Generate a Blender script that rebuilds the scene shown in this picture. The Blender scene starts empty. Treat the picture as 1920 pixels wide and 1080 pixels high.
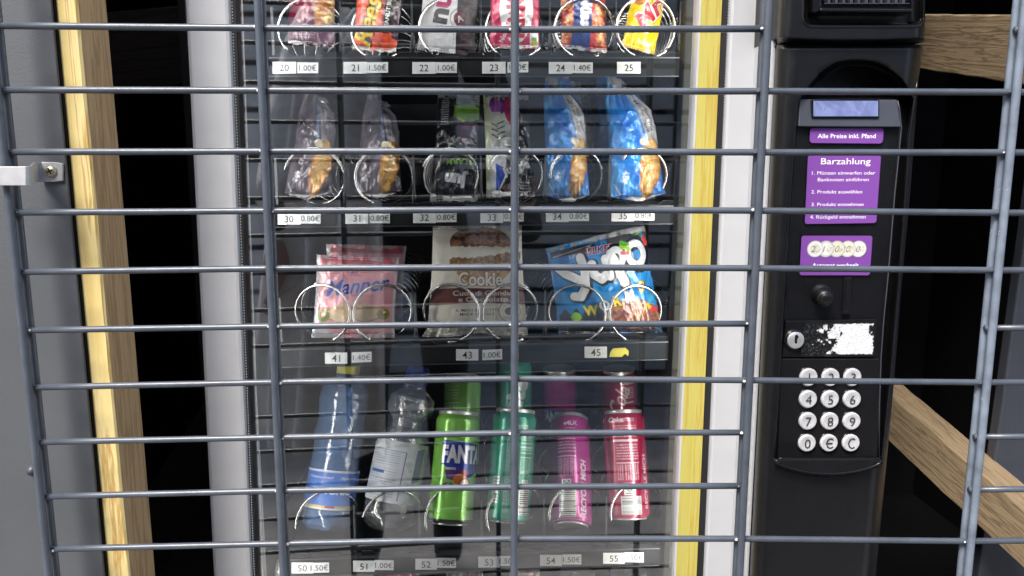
import bpy, math, random
import numpy as np
from mathutils import Vector, Matrix
random.seed(7); rng = np.random.default_rng(7)
R = math.radians
S = bpy.context.scene
COL = S.collection
# ------------------------------------------------------------------ camera
ZO = 1.12                                    # height of the first wire row in view
CAM = np.array([-0.01492106, -0.60417832, -0.11429239 + ZO]); PI_, YA, RO = 0.15071589, 0.02148827, 0.00072006
FPX = 1387.0
cd = bpy.data.cameras.new('camera'); cam = bpy.data.objects.new('camera', cd); COL.objects.link(cam)
cp, sp, cy, sy = math.cos(PI_), math.sin(PI_), math.cos(YA), math.sin(YA)
f_ = np.array([sy*cp, cy*cp, -sp]); rt_ = np.array([cy, -sy, 0.0]); up_ = np.cross(rt_, f_)
rt, up = math.cos(RO)*rt_ + math.sin(RO)*up_, -math.sin(RO)*rt_ + math.cos(RO)*up_
cam.matrix_world = Matrix(((rt[0], up[0], -f_[0], CAM[0]), (rt[1], up[1], -f_[1], CAM[1]), (rt[2], up[2], -f_[2], CAM[2]), (0, 0, 0, 1)))
cd.sensor_width = 36; cd.lens = 36*FPX/1920; cd.clip_start = 0.02; cd.clip_end = 300
S.camera = cam
# ------------------------------------------------------------------ light
SUN_EL, SUN_AZ = R(52), R(210)               # azimuth clockwise from +Y: behind the viewer, from the left
w = bpy.data.worlds.new('World'); S.world = w; w.use_nodes = True
nt = w.node_tree; nt.nodes.clear()
sk = nt.nodes.new('ShaderNodeTexSky'); sk.sky_type = 'NISHITA'; sk.sun_disc = False
sk.sun_elevation = SUN_EL; sk.sun_rotation = SUN_AZ; sk.dust_density = 3.0; sk.air_density = 1.0
bg = nt.nodes.new('ShaderNodeBackground'); bg.inputs[1].default_value = 0.15
wo = nt.nodes.new('ShaderNodeOutputWorld')
nt.links.new(sk.outputs[0], bg.inputs[0]); nt.links.new(bg.outputs[0], wo.inputs[0])
sl = bpy.data.lights.new('sun', 'SUN'); sl.energy = 3.1; sl.angle = R(22); sl.color = (1, .96, .9)
so = bpy.data.objects.new('sun', sl); COL.objects.link(so)
sdir = Vector((math.sin(SUN_AZ)*math.cos(SUN_EL), math.cos(SUN_AZ)*math.cos(SUN_EL), math.sin(SUN_EL)))
so.rotation_euler = sdir.to_track_quat('Z', 'Y').to_euler(); so.location = (-2, -4, 6)
S.view_settings.view_transform = 'Standard'; S.view_settings.look = 'None'
S.view_settings.exposure = 1.0; S.view_settings.gamma = 1.0
S.cycles.max_bounces = 10; S.cycles.transparent_max_bounces = 16; S.cycles.caustics_reflective = False; S.cycles.caustics_refractive = False

# ------------------------------------------------------------------ pixel rays -> points in the place
def ray(px, py):
    d = f_ + rt*((px-960)/FPX) - up*((py-540)/FPX)
    return d
def at(px, py, Y):                            # point on the plane y = Y
    d = ray(px, py); t = (Y-CAM[1])/d[1]
    return CAM + d*t
TH = 0.035                                    # the machine stands turned a little against the grille
ct, st = math.cos(TH), math.sin(TH)
def toM(p): p = np.asarray(p); return np.stack([p[..., 0]*ct+p[..., 1]*st, -p[..., 0]*st+p[..., 1]*ct, p[..., 2]], -1)
def toW(p): p = np.asarray(p, float); return np.stack([p[..., 0]*ct-p[..., 1]*st, p[..., 0]*st+p[..., 1]*ct, p[..., 2]], -1)
CM = toM(CAM)
def mat(px, py, D):                           # point of the machine's own frame, D metres behind the grille
    d = toM(ray(px, py)); t = (D-CM[1])/d[1]
    return CM + d*t
def matv(PX, PY, D):
    d = f_[None, None]+rt[None, None]*((PX-960)/FPX)[..., None]-up[None, None]*((PY-540)/FPX)[..., None]
    d = toM(d); t = (D-CM[1])/d[..., 1]
    return CM + d*t[..., None]

# ------------------------------------------------------------------ materials
def lin(c):
    c = np.asarray(c, float); c = c/255 if c.max() > 1.001 else c
    return np.where(c <= .04045, c/12.92, ((c+.055)/1.055)**2.4)
def nmat(name):
    m = bpy.data.materials.new(name); m.use_nodes = True; return m, m.node_tree, m.node_tree.nodes['Principled BSDF']
def coords(nt, scale=(1, 1, 1)):
    tc = nt.nodes.new('ShaderNodeTexCoord'); mp = nt.nodes.new('ShaderNodeMapping'); mp.inputs[3].default_value = scale
    nt.links.new(tc.outputs['Object'], mp.inputs[0]); return mp.outputs[0]
def noise(nt, co, sc, det=4, rough=.55, dist=0):
    n = nt.nodes.new('ShaderNodeTexNoise'); n.inputs['Scale'].default_value = sc; n.inputs['Detail'].default_value = det
    n.inputs['Roughness'].default_value = rough; n.inputs['Distortion'].default_value = dist
    nt.links.new(co, n.inputs['Vector']); return n.outputs['Fac']
def ramp(nt, fac, stops):
    r = nt.nodes.new('ShaderNodeValToRGB'); e = r.color_ramp.elements
    e[0].position, e[0].color = stops[0][0], (*stops[0][1], 1); e[1].position, e[1].color = stops[-1][0], (*stops[-1][1], 1)
    for p, c in stops[1:-1]: k = e.new(p); k.color = (*c, 1)
    nt.links.new(fac, r.inputs[0]); return r.outputs[0]
def bump(nt, b, h, strength, dist=.001):
    n = nt.nodes.new('ShaderNodeBump'); n.inputs['Strength'].default_value = strength; n.inputs['Distance'].default_value = dist
    nt.links.new(h, n.inputs['Height']); nt.links.new(n.outputs[0], b.inputs['Normal'])
def surf(name, c, rough=.5, metal=0, var=.12, sc=30, bmp=.0, bsc=200, coat=0, spec=.5, rvar=.1):
    m, t, b = nmat(name); co = coords(t)
    c = np.array(c, float); f = noise(t, co, sc)
    t.links.new(ramp(t, f, [(.3, c*(1-var)), (.7, np.minimum(c*(1+var), 1))]), b.inputs['Base Color'])
    f2 = noise(t, co, sc*2.7, 6); rr = t.nodes.new('ShaderNodeMapRange'); rr.inputs[3].default_value = max(rough-rvar, .02); rr.inputs[4].default_value = rough+rvar
    t.links.new(f2, rr.inputs[0]); t.links.new(rr.outputs[0], b.inputs['Roughness'])
    b.inputs['Metallic'].default_value = metal; b.inputs['Coat Weight'].default_value = coat; b.inputs['Specular IOR Level'].default_value = spec
    if bmp: bump(t, b, noise(t, co, bsc, 3), bmp)
    return m
def worn(name, c, chip, rough, thr=.68, csc=90, metal=0, **k):      # paint with small chips
    m = surf(name, c, rough, metal, **k); t = m.node_tree; b = t.nodes['Principled BSDF']
    src = b.inputs['Base Color'].links[0].from_socket
    co = coords(t); f = noise(t, co, csc, 5, .6); g = noise(t, co, 9, 2)
    mu = t.nodes.new('ShaderNodeMath'); mu.operation = 'MULTIPLY_ADD'; mu.inputs[1].default_value = .35; t.links.new(g, mu.inputs[0]); t.links.new(f, mu.inputs[2])
    mk = ramp(t, mu.outputs[0], [(thr+.15, (0, 0, 0)), (thr+.18, (1, 1, 1))])
    mx = t.nodes.new('ShaderNodeMix'); mx.data_type = 'RGBA'; t.links.new(mk, mx.inputs[0]); t.links.new(src, mx.inputs[6]); mx.inputs[7].default_value = (*chip, 1)
    t.links.new(mx.outputs[2], b.inputs['Base Color']); return m
def wood(name, a, b_, c_, axis=2, rough=.6, fr=38):
    m, t, b = nmat(name); s = [fr]*3; s[axis] = fr*.042
    co = coords(t, s); f = noise(t, co, 1.3, 6, .6, .9)
    s2 = [150, 150, 150]; s2[axis] = 7; g = noise(t, coords(t, s2), 1.6, 4, .6)
    mu = t.nodes.new('ShaderNodeMath'); mu.operation = 'MULTIPLY_ADD'; mu.inputs[1].default_value = .35; t.links.new(g, mu.inputs[0]); t.links.new(f, mu.inputs[2])
    t.links.new(ramp(t, mu.outputs[0], [(.45, a), (.62, b_), (.68, c_), (.73, b_), (.9, a)]), b.inputs['Base Color'])
    b.inputs['Roughness'].default_value = rough; b.inputs['Specular IOR Level'].default_value = .3
    bump(t, b, mu.outputs[0], .5, .002); return m
def painted(name, rough=.35, metal=0, coat=.3, bmp=0, bsc=120, spec=.5):
    m, t, b = nmat(name); a = t.nodes.new('ShaderNodeVertexColor'); a.layer_name = 'paint'
    t.links.new(a.outputs[0], b.inputs['Base Color']); b.inputs['Roughness'].default_value = rough; b.inputs['Metallic'].default_value = metal
    b.inputs['Coat Weight'].default_value = coat; b.inputs['Coat Roughness'].default_value = .12; b.inputs['Specular IOR Level'].default_value = spec
    if bmp: bump(t, b, noise(t, coords(t), bsc, 3, .5, .6), bmp, .002)
    return m
def clear(name, tint, refl, gl_rough=.02, ior=1.5, bmp=0, bsc=60, body=None, bodyf=0):
    m, t, b = nmat(name); t.nodes.remove(b); out = t.nodes['Material Output']
    tr = t.nodes.new('ShaderNodeBsdfTransparent'); tr.inputs[0].default_value = (*tint, 1)
    gl = t.nodes.new('ShaderNodeBsdfGlossy'); gl.inputs['Roughness'].default_value = gl_rough
    fr = t.nodes.new('ShaderNodeFresnel'); fr.inputs[0].default_value = ior
    ad = t.nodes.new('ShaderNodeMath'); ad.operation = 'ADD'; ad.use_clamp = True; ad.inputs[1].default_value = refl; t.links.new(fr.outputs[0], ad.inputs[0])
    mx = t.nodes.new('ShaderNodeMixShader'); t.links.new(ad.outputs[0], mx.inputs[0]); t.links.new(gl.outputs[0], mx.inputs[2])
    base = tr.outputs[0]
    if body:
        df = t.nodes.new('ShaderNodeBsdfDiffuse'); df.inputs[0].default_value = (*body, 1); m2 = t.nodes.new('ShaderNodeMixShader'); m2.inputs[0].default_value = bodyf
        t.links.new(tr.outputs[0], m2.inputs[1]); t.links.new(df.outputs[0], m2.inputs[2]); base = m2.outputs[0]
    t.links.new(base, mx.inputs[1]); t.links.new(mx.outputs[0], out.inputs[0])
    if bmp:
        n = t.nodes.new('ShaderNodeBump'); n.inputs['Strength'].default_value = bmp; n.inputs['Distance'].default_value = .003
        t.links.new(noise(t, coords(t), bsc, 3, .5, .5), n.inputs['Height']); t.links.new(n.outputs[0], gl.inputs['Normal']); t.links.new(n.outputs[0], fr.inputs['Normal'])
    return m

M = dict(
 rod=worn('rod_paint', (.062, .074, .094), (.5, .53, .57), .40, .78, 110, var=.18, sc=45, coat=.2, bmp=.12, bsc=300),
 rodlt=worn('rod_paint_weathered', (.15, .18, .225), (.6, .63, .66), .45, .72, 90, var=.3, sc=50, coat=.15, bmp=.15, bsc=200),  # chipped paint, lighter: sunlight on the far right rods put into the colour
 panel=surf('panel_paint', (.078, .083, .091), .5, var=.12, sc=7, bmp=.22, bsc=420),
 wood=wood('pine_wood', (.66, .50, .18), (.76, .62, .29), (.48, .30, .09)),
 woodb=wood('brace_wood', (.22, .16, .095), (.31, .23, .14), (.13, .095, .06), axis=0, fr=95),
 woods=wood('weathered_wood', (.40, .27, .14), (.48, .33, .18), (.30, .19, .09)),  # second, browner wood colour for the right face of the post
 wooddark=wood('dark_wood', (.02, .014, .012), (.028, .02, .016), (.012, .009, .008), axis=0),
 silver=surf('silver_frame', (.66, .66, .66), .42, .2, var=.03, sc=40, bmp=.04, bsc=500),
 white=surf('white_frame', (.52, .53, .55), .38, .0, var=.02, sc=40, coat=.2),
 black=surf('black_plastic', (.006, .006, .007), .34, var=.2, sc=50, bmp=.12, bsc=900, spec=.42),
 blackm=surf('black_matt', (.006, .006, .007), .5, var=.15, sc=30, bmp=.05, bsc=600, spec=.25),
 blackg=surf('black_gloss', (.008, .008, .01), .18, var=.1, sc=30, rvar=.06),
 tray=surf('tray_black', (.007, .008, .009), .7, var=.2, sc=40, bmp=.05, bsc=300, spec=.2),
 traygrey=surf('tray_edge', (.04, .044, .048), .35, var=.2, sc=40),
 inner=surf('cabinet_inner', (.008, .009, .010), .6, var=.15, sc=12, spec=.3),
 bezel=surf('display_bezel', (.045, .05, .065), .45, var=.05, sc=40),
 steel=surf('steel_wire', (.62, .61, .60), .22, 1, var=.06, sc=60, rvar=.08),
 zinc=surf('zinc_plate', (.42, .42, .43), .5, .25, var=.15, sc=60, bmp=.1, bsc=200),
 brass=surf('brass_screw', (.5, .46, .3), .35, .8),
 alu=surf('aluminium', (.72, .72, .72), .32, .7, var=.05, sc=50),
 roller=surf('white_nylon', (.72, .72, .71), .45, var=.04),
 key=surf('key_white', (.52, .52, .53), .3, var=.10, sc=120, coat=.3),
 ink=surf('black_ink', (.012, .012, .012), .6, var=.05),
 paper=surf('label_paper', (.86, .87, .88), .55, var=.04, sc=60),
 whitep=surf('print_white', (.82, .80, .84), .5, var=.02),
 seal=surf('rubber_seal', (.012, .012, .013), .7, var=.1),
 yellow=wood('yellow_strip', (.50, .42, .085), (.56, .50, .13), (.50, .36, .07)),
 shed=surf('shed_dark', (.006, .006, .008), .85, var=.2, sc=8, spec=.15),
 ground=surf('paving', (.24, .235, .23), .9, var=.25, sc=9, bmp=.3, bsc=60),
 fencelt=surf('fence_board_pale', (.80, .77, .73), .6, var=.15, sc=6, bmp=.1, bsc=40),  # stronger light on the left bays put into the board colour
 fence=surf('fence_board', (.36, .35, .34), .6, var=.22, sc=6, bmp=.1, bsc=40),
 fencepost=surf('fence_post', (.02, .02, .022), .6),
 knit=surf('knit_grey', (.90, .88, .85), .9, var=.1, sc=55, bmp=.9, bsc=160),
 cloth=surf('black_cloth', (.012, .013, .016), .9, var=.2, sc=30),
 skin=surf('skin', (.5, .32, .26), .5, var=.08),
 hair=surf('hair', (.03, .018, .012), .5, var=.3, sc=80),
 glass=clear('door_glass', (.92, .94, .93), .27, .006, 1.5),
 divider=clear('divider_plastic', (.75, .8, .82), .03, .08, 1.45, body=(.35, .37, .38), bodyf=.10),
 pet=clear('clear_bottle', (.88, .90, .91), .16, .06, 1.5, bmp=1.0, bsc=75, body=(.8, .82, .84), bodyf=.13),
 petblue=clear('blue_bottle', (.48, .62, .88), .08, .08, 1.45, bmp=.35, bsc=90, body=(.20, .38, .72), bodyf=.36),
 film=clear('clear_film', (.9, .9, .92), .06, .08, 1.45, bmp=1.0, bsc=70, body=(.5, .5, .55), bodyf=.10),
 foil=painted('printed_foil', .26, .12, .7, .55, 70),
 foilm=painted('metallic_foil', .28, .35, .4, .4, 80),
 mattfoil=painted('matt_printed_foil', .45, 0, .15, .25, 70),
 can=painted('can_print', .24, .25, .6),
 sticker=painted('sticker_print', .4, 0, .2),
 capblue=surf('blue_cap', (.02, .05, .3), .35), capyellow=surf('yellow_cap', (.75, .66, .1), .35),
)
def screen_mat():
    m, t, b = nmat('lcd_screen'); co = coords(t)
    c = ramp(t, noise(t, co, 45, 3, .6, 1.2), [(.42, (.13, .16, .32)), (.6, (.20, .24, .44)), (.70, (.06, .07, .15))])
    t.links.new(c, b.inputs['Base Color']); t.links.new(c, b.inputs['Emission Color']); b.inputs['Emission Strength'].default_value = .12
    b.inputs['Roughness'].default_value = .15; return m
M['screen'] = screen_mat()
def smear(m):
    t = m.node_tree; ad = [n for n in t.nodes if n.type == 'MATH'][0]; co = coords(t, (2.2, 1, 9)); f = noise(t, co, 1.6, 5, .6, 1.5)
    mr = t.nodes.new('ShaderNodeMapRange'); mr.inputs[1].default_value = .3; mr.inputs[2].default_value = .75; mr.inputs[3].default_value = .22; mr.inputs[4].default_value = .33
    t.links.new(f, mr.inputs[0]); t.links.new(mr.outputs[0], ad.inputs[1])
    gl = [n for n in t.nodes if n.type == 'BSDF_GLOSSY'][0]; m2 = t.nodes.new('ShaderNodeMapRange'); m2.inputs[3].default_value = .004; m2.inputs[4].default_value = .05
    t.links.new(noise(t, coords(t), 14, 5, .65), m2.inputs[0]); t.links.new(m2.outputs[0], gl.inputs['Roughness'])
smear(M['glass'])

# ------------------------------------------------------------------ mesh building
class G:
    def __init__(s, frame='W'): s.v = []; s.f = []; s.m = []; s.n = 0; s.frame = frame; s.sm = []
    def add(s, V, F, mi=0, smooth=True):
        V = np.asarray(V, float).reshape(-1, 3); s.v.append(V); s.f += [tuple(int(i)+s.n for i in q) for q in F]
        s.m += [mi]*len(F); s.sm += [smooth]*len(F); s.n += len(V); return s
    def box(s, x0, x1, y0, y1, z0, z1, mi=0):
        return s.hexa([(x0, y0, z0), (x1, y0, z0), (x1, y0, z1), (x0, y0, z1)], [(x0, y1, z0), (x1, y1, z0), (x1, y1, z1), (x0, y1, z1)], mi)
    def hexa(s, A, B, mi=0, bev=0):            # A front ring (bl, br, tr, tl), B back ring
        return s.add(list(A)+list(B), [(0, 1, 2, 3), (7, 6, 5, 4), (4, 5, 1, 0), (1, 5, 6, 2), (2, 6, 7, 3), (0, 3, 7, 4)], mi, False)
    def prism(s, ring, dvec, mi=0):            # n-gon ring extruded by a vector
        ring = np.asarray(ring, float); n = len(ring); dvec = np.asarray(dvec, float)
        F = [tuple(range(n)), tuple(range(2*n-1, n-1, -1))]+[(i+n, (i+1) % n+n, (i+1) % n, i) for i in range(n)]
        return s.add(np.vstack([ring, ring+dvec]), F, mi, False)
    def tube(s, pts, r, k=8, mi=0, cap=True):
        P = np.asarray(pts, float); n = len(P); T = np.gradient(P, axis=0); T /= np.linalg.norm(T, axis=1)[:, None]
        a = np.array([0, 0, 1.0]) if abs(T[0][2]) < .9 else np.array([1.0, 0, 0])
        V = []; rr = r if hasattr(r, '__len__') else [r]*n
        for i in range(n):
            a = a-T[i]*(a@T[i]); a /= np.linalg.norm(a); b = np.cross(T[i], a)
            for j in range(k):
                an = 2*math.pi*j/k; V.append(P[i]+rr[i]*(math.cos(an)*a+math.sin(an)*b))
        F = [(i*k+j, i*k+(j+1) % k, (i+1)*k+(j+1) % k, (i+1)*k+j) for i in range(n-1) for j in range(k)]
        if cap: F += [tuple(range(k-1, -1, -1)), tuple((n-1)*k+j for j in range(k))]
        return s.add(V, F, mi)
    def lathe(s, B, ax, side, prof, k=24, mi=0, cap0=False, cap1=False):   # prof: (along, radius)
        B = np.asarray(B, float); ax = np.asarray(ax, float); ax = ax/np.linalg.norm(ax); side = np.asarray(side, float); side = side-ax*(side@ax); side /= np.linalg.norm(side)
        o = np.cross(ax, side); V = []
        for h, r in prof:
            for j in range(k): an = 2*math.pi*j/k; V.append(B+ax*h+r*(math.cos(an)*side+math.sin(an)*o))
        n = len(prof); F = [(i*k+j, i*k+(j+1) % k, (i+1)*k+(j+1) % k, (i+1)*k+j) for i in range(n-1) for j in range(k)]
        if cap0: F.append(tuple(range(k-1, -1, -1)))
        if cap1: F.append(tuple((n-1)*k+j for j in range(k)))
        return s.add(V, F, mi)
    def grid(s, PV, mi=0, wrap=False, flip=False):
        nv, nu = PV.shape[:2]; I = np.arange(nv*nu).reshape(nv, nu)
        if wrap: I = np.hstack([I, I[:, :1]])
        q = np.stack([I[:-1, :-1], I[:-1, 1:], I[1:, 1:], I[1:, :-1]], -1).reshape(-1, 4)
        if flip: q = q[:, ::-1]
        return s.add(PV.reshape(-1, 3), q.tolist(), mi)
    def build(s, name, mats, parent=None, origin=None, colors=None, bevel=0):
        V = np.vstack(s.v)
        if s.frame == 'M': V = toW(V)
        if origin is None: o = np.array([(V[:, 0].min()+V[:, 0].max())/2, (V[:, 1].min()+V[:, 1].max())/2, V[:, 2].min()])
        else: o = toW(np.asarray(origin, float)) if s.frame == 'M' else np.asarray(origin, float)
        me = bpy.data.meshes.new(name); me.from_pydata((V-o).tolist(), [], s.f)
        for mm in (mats if isinstance(mats, (list, tuple)) else [mats]): me.materials.append(mm)
        me.polygons.foreach_set('material_index', s.m); me.polygons.foreach_set('use_smooth', s.sm)
        if colors is not None:
            ca = me.color_attributes.new('paint', 'FLOAT_COLOR', 'POINT'); C = np.ones((len(V), 4)); C[:, :3] = colors
            ca.data.foreach_set('color', C.ravel())
        me.update(); ob = bpy.data.objects.new(name, me); COL.objects.link(ob)
        if parent is not None: ob.parent = parent; ob.location = Vector(o)-parent['_o'] if False else Vector(o)-Vector(ORI[parent.name])
        else: ob.location = o
        ORI[ob.name] = tuple(o)
        if bevel:
            b = ob.modifiers.new('edge', 'BEVEL'); b.width = bevel; b.segments = 2; b.limit_method = 'ANGLE'; b.angle_limit = R(35)
        return ob
ORI = {}
def empty(name, p, frame='W', parent=None):
    p = toW(np.asarray(p, float)) if frame == 'M' else np.asarray(p, float)
    o = bpy.data.objects.new(name, None); COL.objects.link(o); o.empty_display_size = .05
    o.location = Vector(p)-(Vector(ORI[parent.name]) if parent else Vector((0, 0, 0))); o.parent = parent; ORI[o.name] = tuple(p); return o
def tag(o, label, cat, group=None, kind=None):
    if label: o['label'] = label
    if cat: o['category'] = cat
    if group: o['group'] = group
    if kind: o['kind'] = kind
    return o
def struct(o): o['kind'] = 'structure'; return o
def quad(px, D):                               # four picture corners (tl, tr, br, bl) on a machine plane
    D = D if hasattr(D, '__len__') else [D]*4
    return np.array([mat(p[0], p[1], d) for p, d in zip(px, D)])
def plate(g, px, D, thick, mi=0):              # flat plate through four picture corners
    q = quad(px, D); A = [q[3], q[2], q[1], q[0]]; return g.hexa(A, [p+np.array([0, thick, 0]) for p in A], mi)

# ------------------------------------------------------------------ lettering
_tc = {}
def text2d(s, bold=0.0, shear=0.0, space=1.0):
    k = (s, bold, shear, space)
    if k in _tc: return _tc[k]
    c = bpy.data.curves.new('t', 'FONT'); c.body = s; c.size = 1.0; c.offset = bold; c.shear = shear; c.space_character = space
    c.resolution_u = 3; c.align_x = 'CENTER'; c.space_line = 1.0
    o = bpy.data.objects.new('t', c); COL.objects.link(o)
    me = bpy.data.meshes.new_from_object(o.evaluated_get(bpy.context.evaluated_depsgraph_get()))
    V = np.array([v.co[:] for v in me.vertices]).reshape(-1, 3)[:, :2]; F = [tuple(p.vertices) for p in me.polygons]
    bpy.data.objects.remove(o); bpy.data.curves.remove(c); bpy.data.meshes.remove(me)
    if len(V):
        x = (V[:, 0].min()+V[:, 0].max())/2; V = V-np.array([x, .36])
    _tc[k] = (V/.72, F); return _tc[k]           # cap height = 1, centred
def put_text(g, s, c, ux, uy, h, mi, bold=0, shear=0, space=1, w=None, off=None):
    V, F = text2d(s, bold, shear, space)
    sx = h if w is None else w/max(V[:, 0].max()-V[:, 0].min(), 1e-6)
    P = np.asarray(c)+V[:, :1]*sx*np.asarray(ux)+V[:, 1:]*h*np.asarray(uy)
    if off is not None: P = P+np.asarray(off)
    g.add(P, F, mi, False)

# ------------------------------------------------------------------ numpy painting (flat print on packs)
def vnoise(X, Y, seed=0):
    xi = np.floor(X).astype(int); yi = np.floor(Y).astype(int); fx = X-xi; fy = Y-yi; fx = fx*fx*(3-2*fx); fy = fy*fy*(3-2*fy)
    def h(a, b):
        n = (a*374761393+b*668265263+seed*1442695041) & 0xffffffff; n = ((n ^ (n >> 13))*1274126177) & 0xffffffff; return ((n ^ (n >> 16)) & 0xffff)/65535.
    return (h(xi, yi)*(1-fx)+h(xi+1, yi)*fx)*(1-fy)+(h(xi, yi+1)*(1-fx)+h(xi+1, yi+1)*fx)*fy
def fbm(X, Y, seed=0, o=4):
    a = 0; w_ = .5; t = 0
    for k in range(o): a = a+w_*vnoise(X*2**k, Y*2**k, seed+k); t += w_; w_ *= .5
    return a/t
class Canvas:
    def __init__(s, w, h, bgc, res=.3):        # millimetres, y down
        s.w, s.h, s.res = w, h, res; nx, ny = int(round(w/res)), int(round(h/res))
        s.X, s.Y = np.meshgrid((np.arange(nx)+.5)*w/nx, (np.arange(ny)+.5)*h/ny); s.nx, s.ny = nx, ny
        s.img = np.ones((ny, nx, 3))*lin(bgc)
    def fill(s, mask, c, a=1.0):
        m = mask.astype(float)[..., None]*a; c = lin(c) if np.ndim(c) == 1 else c; s.img = s.img*(1-m)+m*c; return s
    def rect(s, x0, y0, x1, y1, c, a=1, r=0):
        dx = np.maximum(np.maximum(x0+r-s.X, s.X-(x1-r)), 0); dy = np.maximum(np.maximum(y0+r-s.Y, s.Y-(y1-r)), 0)
        return s.fill((dx*dx+dy*dy) <= max(r*r, 1e-9), c, a)
    def ell(s, cx, cy, rx, ry, c, a=1, rot=0):
        x, y = s.X-cx, s.Y-cy; q, p = math.cos(rot), math.sin(rot); u = (x*q+y*p)/rx; v = (-x*p+y*q)/ry; return s.fill(u*u+v*v <= 1, c, a)
    def ring(s, cx, cy, r0, r1, c, a=1): d = np.hypot(s.X-cx, s.Y-cy); return s.fill((d > r0) & (d < r1), c, a)
    def poly(s, pts, c, a=1):
        m = np.zeros(s.X.shape, bool); n = len(pts)
        for i in range(n):
            (x0, y0), (x1, y1) = pts[i], pts[(i+1) % n]
            if y0 == y1: continue
            cond = ((s.Y >= min(y0, y1)) & (s.Y < max(y0, y1))) & (s.X < x0+(s.Y-y0)*(x1-x0)/(y1-y0)); m ^= cond
        return s.fill(m, c, a)
    def line(s, x0, y0, x1, y1, wd, c, a=1):
        dx, dy = x1-x0, y1-y0; L = dx*dx+dy*dy+1e-9; t = np.clip(((s.X-x0)*dx+(s.Y-y0)*dy)/L, 0, 1)
        return s.fill(np.hypot(s.X-x0-t*dx, s.Y-y0-t*dy) <= wd/2, c, a)
    def text(s, t, cx, cy, h, c, rot=0, bold=0.01, shear=0, w=None, space=1, a=1, flipx=False):
        V, F = text2d(t, bold, shear, space)
        if not len(V): return s
        sx = h if w is None else w/(V[:, 0].max()-V[:, 0].min()); P = V*np.array([sx*(-1 if flipx else 1), -h]); q, p = math.cos(rot), math.sin(rot)
        P = np.stack([P[:, 0]*q-P[:, 1]*p+cx, P[:, 0]*p+P[:, 1]*q+cy], 1); I = P*np.array([s.nx/s.w, s.ny/s.h])-.5
        m = np.zeros((s.ny, s.nx), bool)
        for f in F:
            for k in range(1, len(f)-1):
                A, B, Cc = I[f[0]], I[f[k]], I[f[k+1]]
                x0 = max(int(min(A[0], B[0], Cc[0])), 0); x1 = min(int(max(A[0], B[0], Cc[0]))+2, s.nx); y0 = max(int(min(A[1], B[1], Cc[1])), 0); y1 = min(int(max(A[1], B[1], Cc[1]))+2, s.ny)
                if x1 <= x0 or y1 <= y0: continue
                gx, gy = np.meshgrid(np.arange(x0, x1), np.arange(y0, y1))
                def e(U, W): return (W[0]-U[0])*(gy-U[1])-(W[1]-U[1])*(gx-U[0])
                a1, a2, a3 = e(A, B), e(B, Cc), e(Cc, A)
                m[y0:y1, x0:x1] |= ((a1 >= -.01) & (a2 >= -.01) & (a3 >= -.01)) | ((a1 <= .01) & (a2 <= .01) & (a3 <= .01))
        return s.fill(m, c, a)
    def mottled(s, mask, cols, sc, seed=0):    # printed food texture: colours picked by noise
        n = np.clip((fbm(s.X/sc, s.Y/sc, seed)-.25)*2, 0, .999)*(len(cols)-1); i = n.astype(int); fr = (n-i)[..., None]; C = np.array([lin(c) for c in cols])
        return s.fill(mask, C[i]*(1-fr)+C[np.minimum(i+1, len(cols)-1)]*fr)
    def lines(s, x0, y0, x1, y1, n, c, fill=.55, a=.9, seed=1, horiz=True):   # small print too small to read: rows of word-like marks
        r = random.Random(seed)
        for i in range(n):
            if horiz:
                y = y0+(i+.5)*(y1-y0)/n; x = x0; th = (y1-y0)/n*fill
                while x < x1-.5: l = r.uniform(.8, 3.2); s.rect(x, y-th/2, min(x+l, x1), y+th/2, c, a*r.uniform(.55, 1)); x += l+.5
            else:
                x = x0+(i+.5)*(x1-x0)/n; y = y0; th = (x1-x0)/n*fill
                while y < y1-.5: l = r.uniform(.8, 3.2); s.rect(x-th/2, y, x+th/2, min(y+l, y1), c, a*r.uniform(.55, 1)); y += l+.5
        return s
    def bars(s, x0, y0, x1, y1, n, horiz=True, seed=3):
        s.rect(x0, y0, x1, y1, (240, 240, 240)); r = random.Random(seed)
        for i in range(n):
            t = (i+.5)/n; th = r.choice([.25, .45, .6])*(((y1-y0) if horiz else (x1-x0))/n)
            if horiz: y = y0+t*(y1-y0); s.rect(x0+.8, y-th/2, x1-.8, y+th/2, (20, 20, 20))
            else: x = x0+t*(x1-x0); s.rect(x-th/2, y0+.8, x+th/2, y1-.8, (20, 20, 20))
        return s
    def croissant(s, cx, cy, w, h, rot=0, n=6, seed=0, tone=1.0):
        q, p = math.cos(rot), math.sin(rot); x = (s.X-cx)*q+(s.Y-cy)*p; y = -(s.X-cx)*p+(s.Y-cy)*q; N = fbm(s.X/2.2, s.Y/2.2, seed); N2 = fbm(s.X/.9, s.Y/.9, seed+9)
        for i in range(n):
            t = (i+.5)/n*2-1; hw = w/2*(1-.62*abs(t+.12)**2.2); yc = t*h/2*.86; hh = h/n*.85
            u = (x-.05*w*math.sin(i))/hw; v = (y-yc+.55*hh*u)/hh; m = (u*u+v*v) <= 1
            sh = np.clip(.95-1.25*np.clip(v, 0, 1)**1.6-.35*np.abs(np.clip(v, -1, 0))**3-.55*np.clip(abs(u), 0, 1)**3+.35*(N-.5)+.2*(N2-.5), 0, 1)[..., None]
            A, B, Cc = lin((244, 208, 140))*tone, lin((200, 132, 52))*tone, lin((84, 38, 14))*tone
            c = np.where(sh > .6, B+(A-B)*np.clip((sh-.6)/.45, 0, 1), Cc+(B-Cc)*np.clip(sh/.6, 0, 1)); s.img = np.where(m[..., None], c, s.img)
        return s
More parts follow.
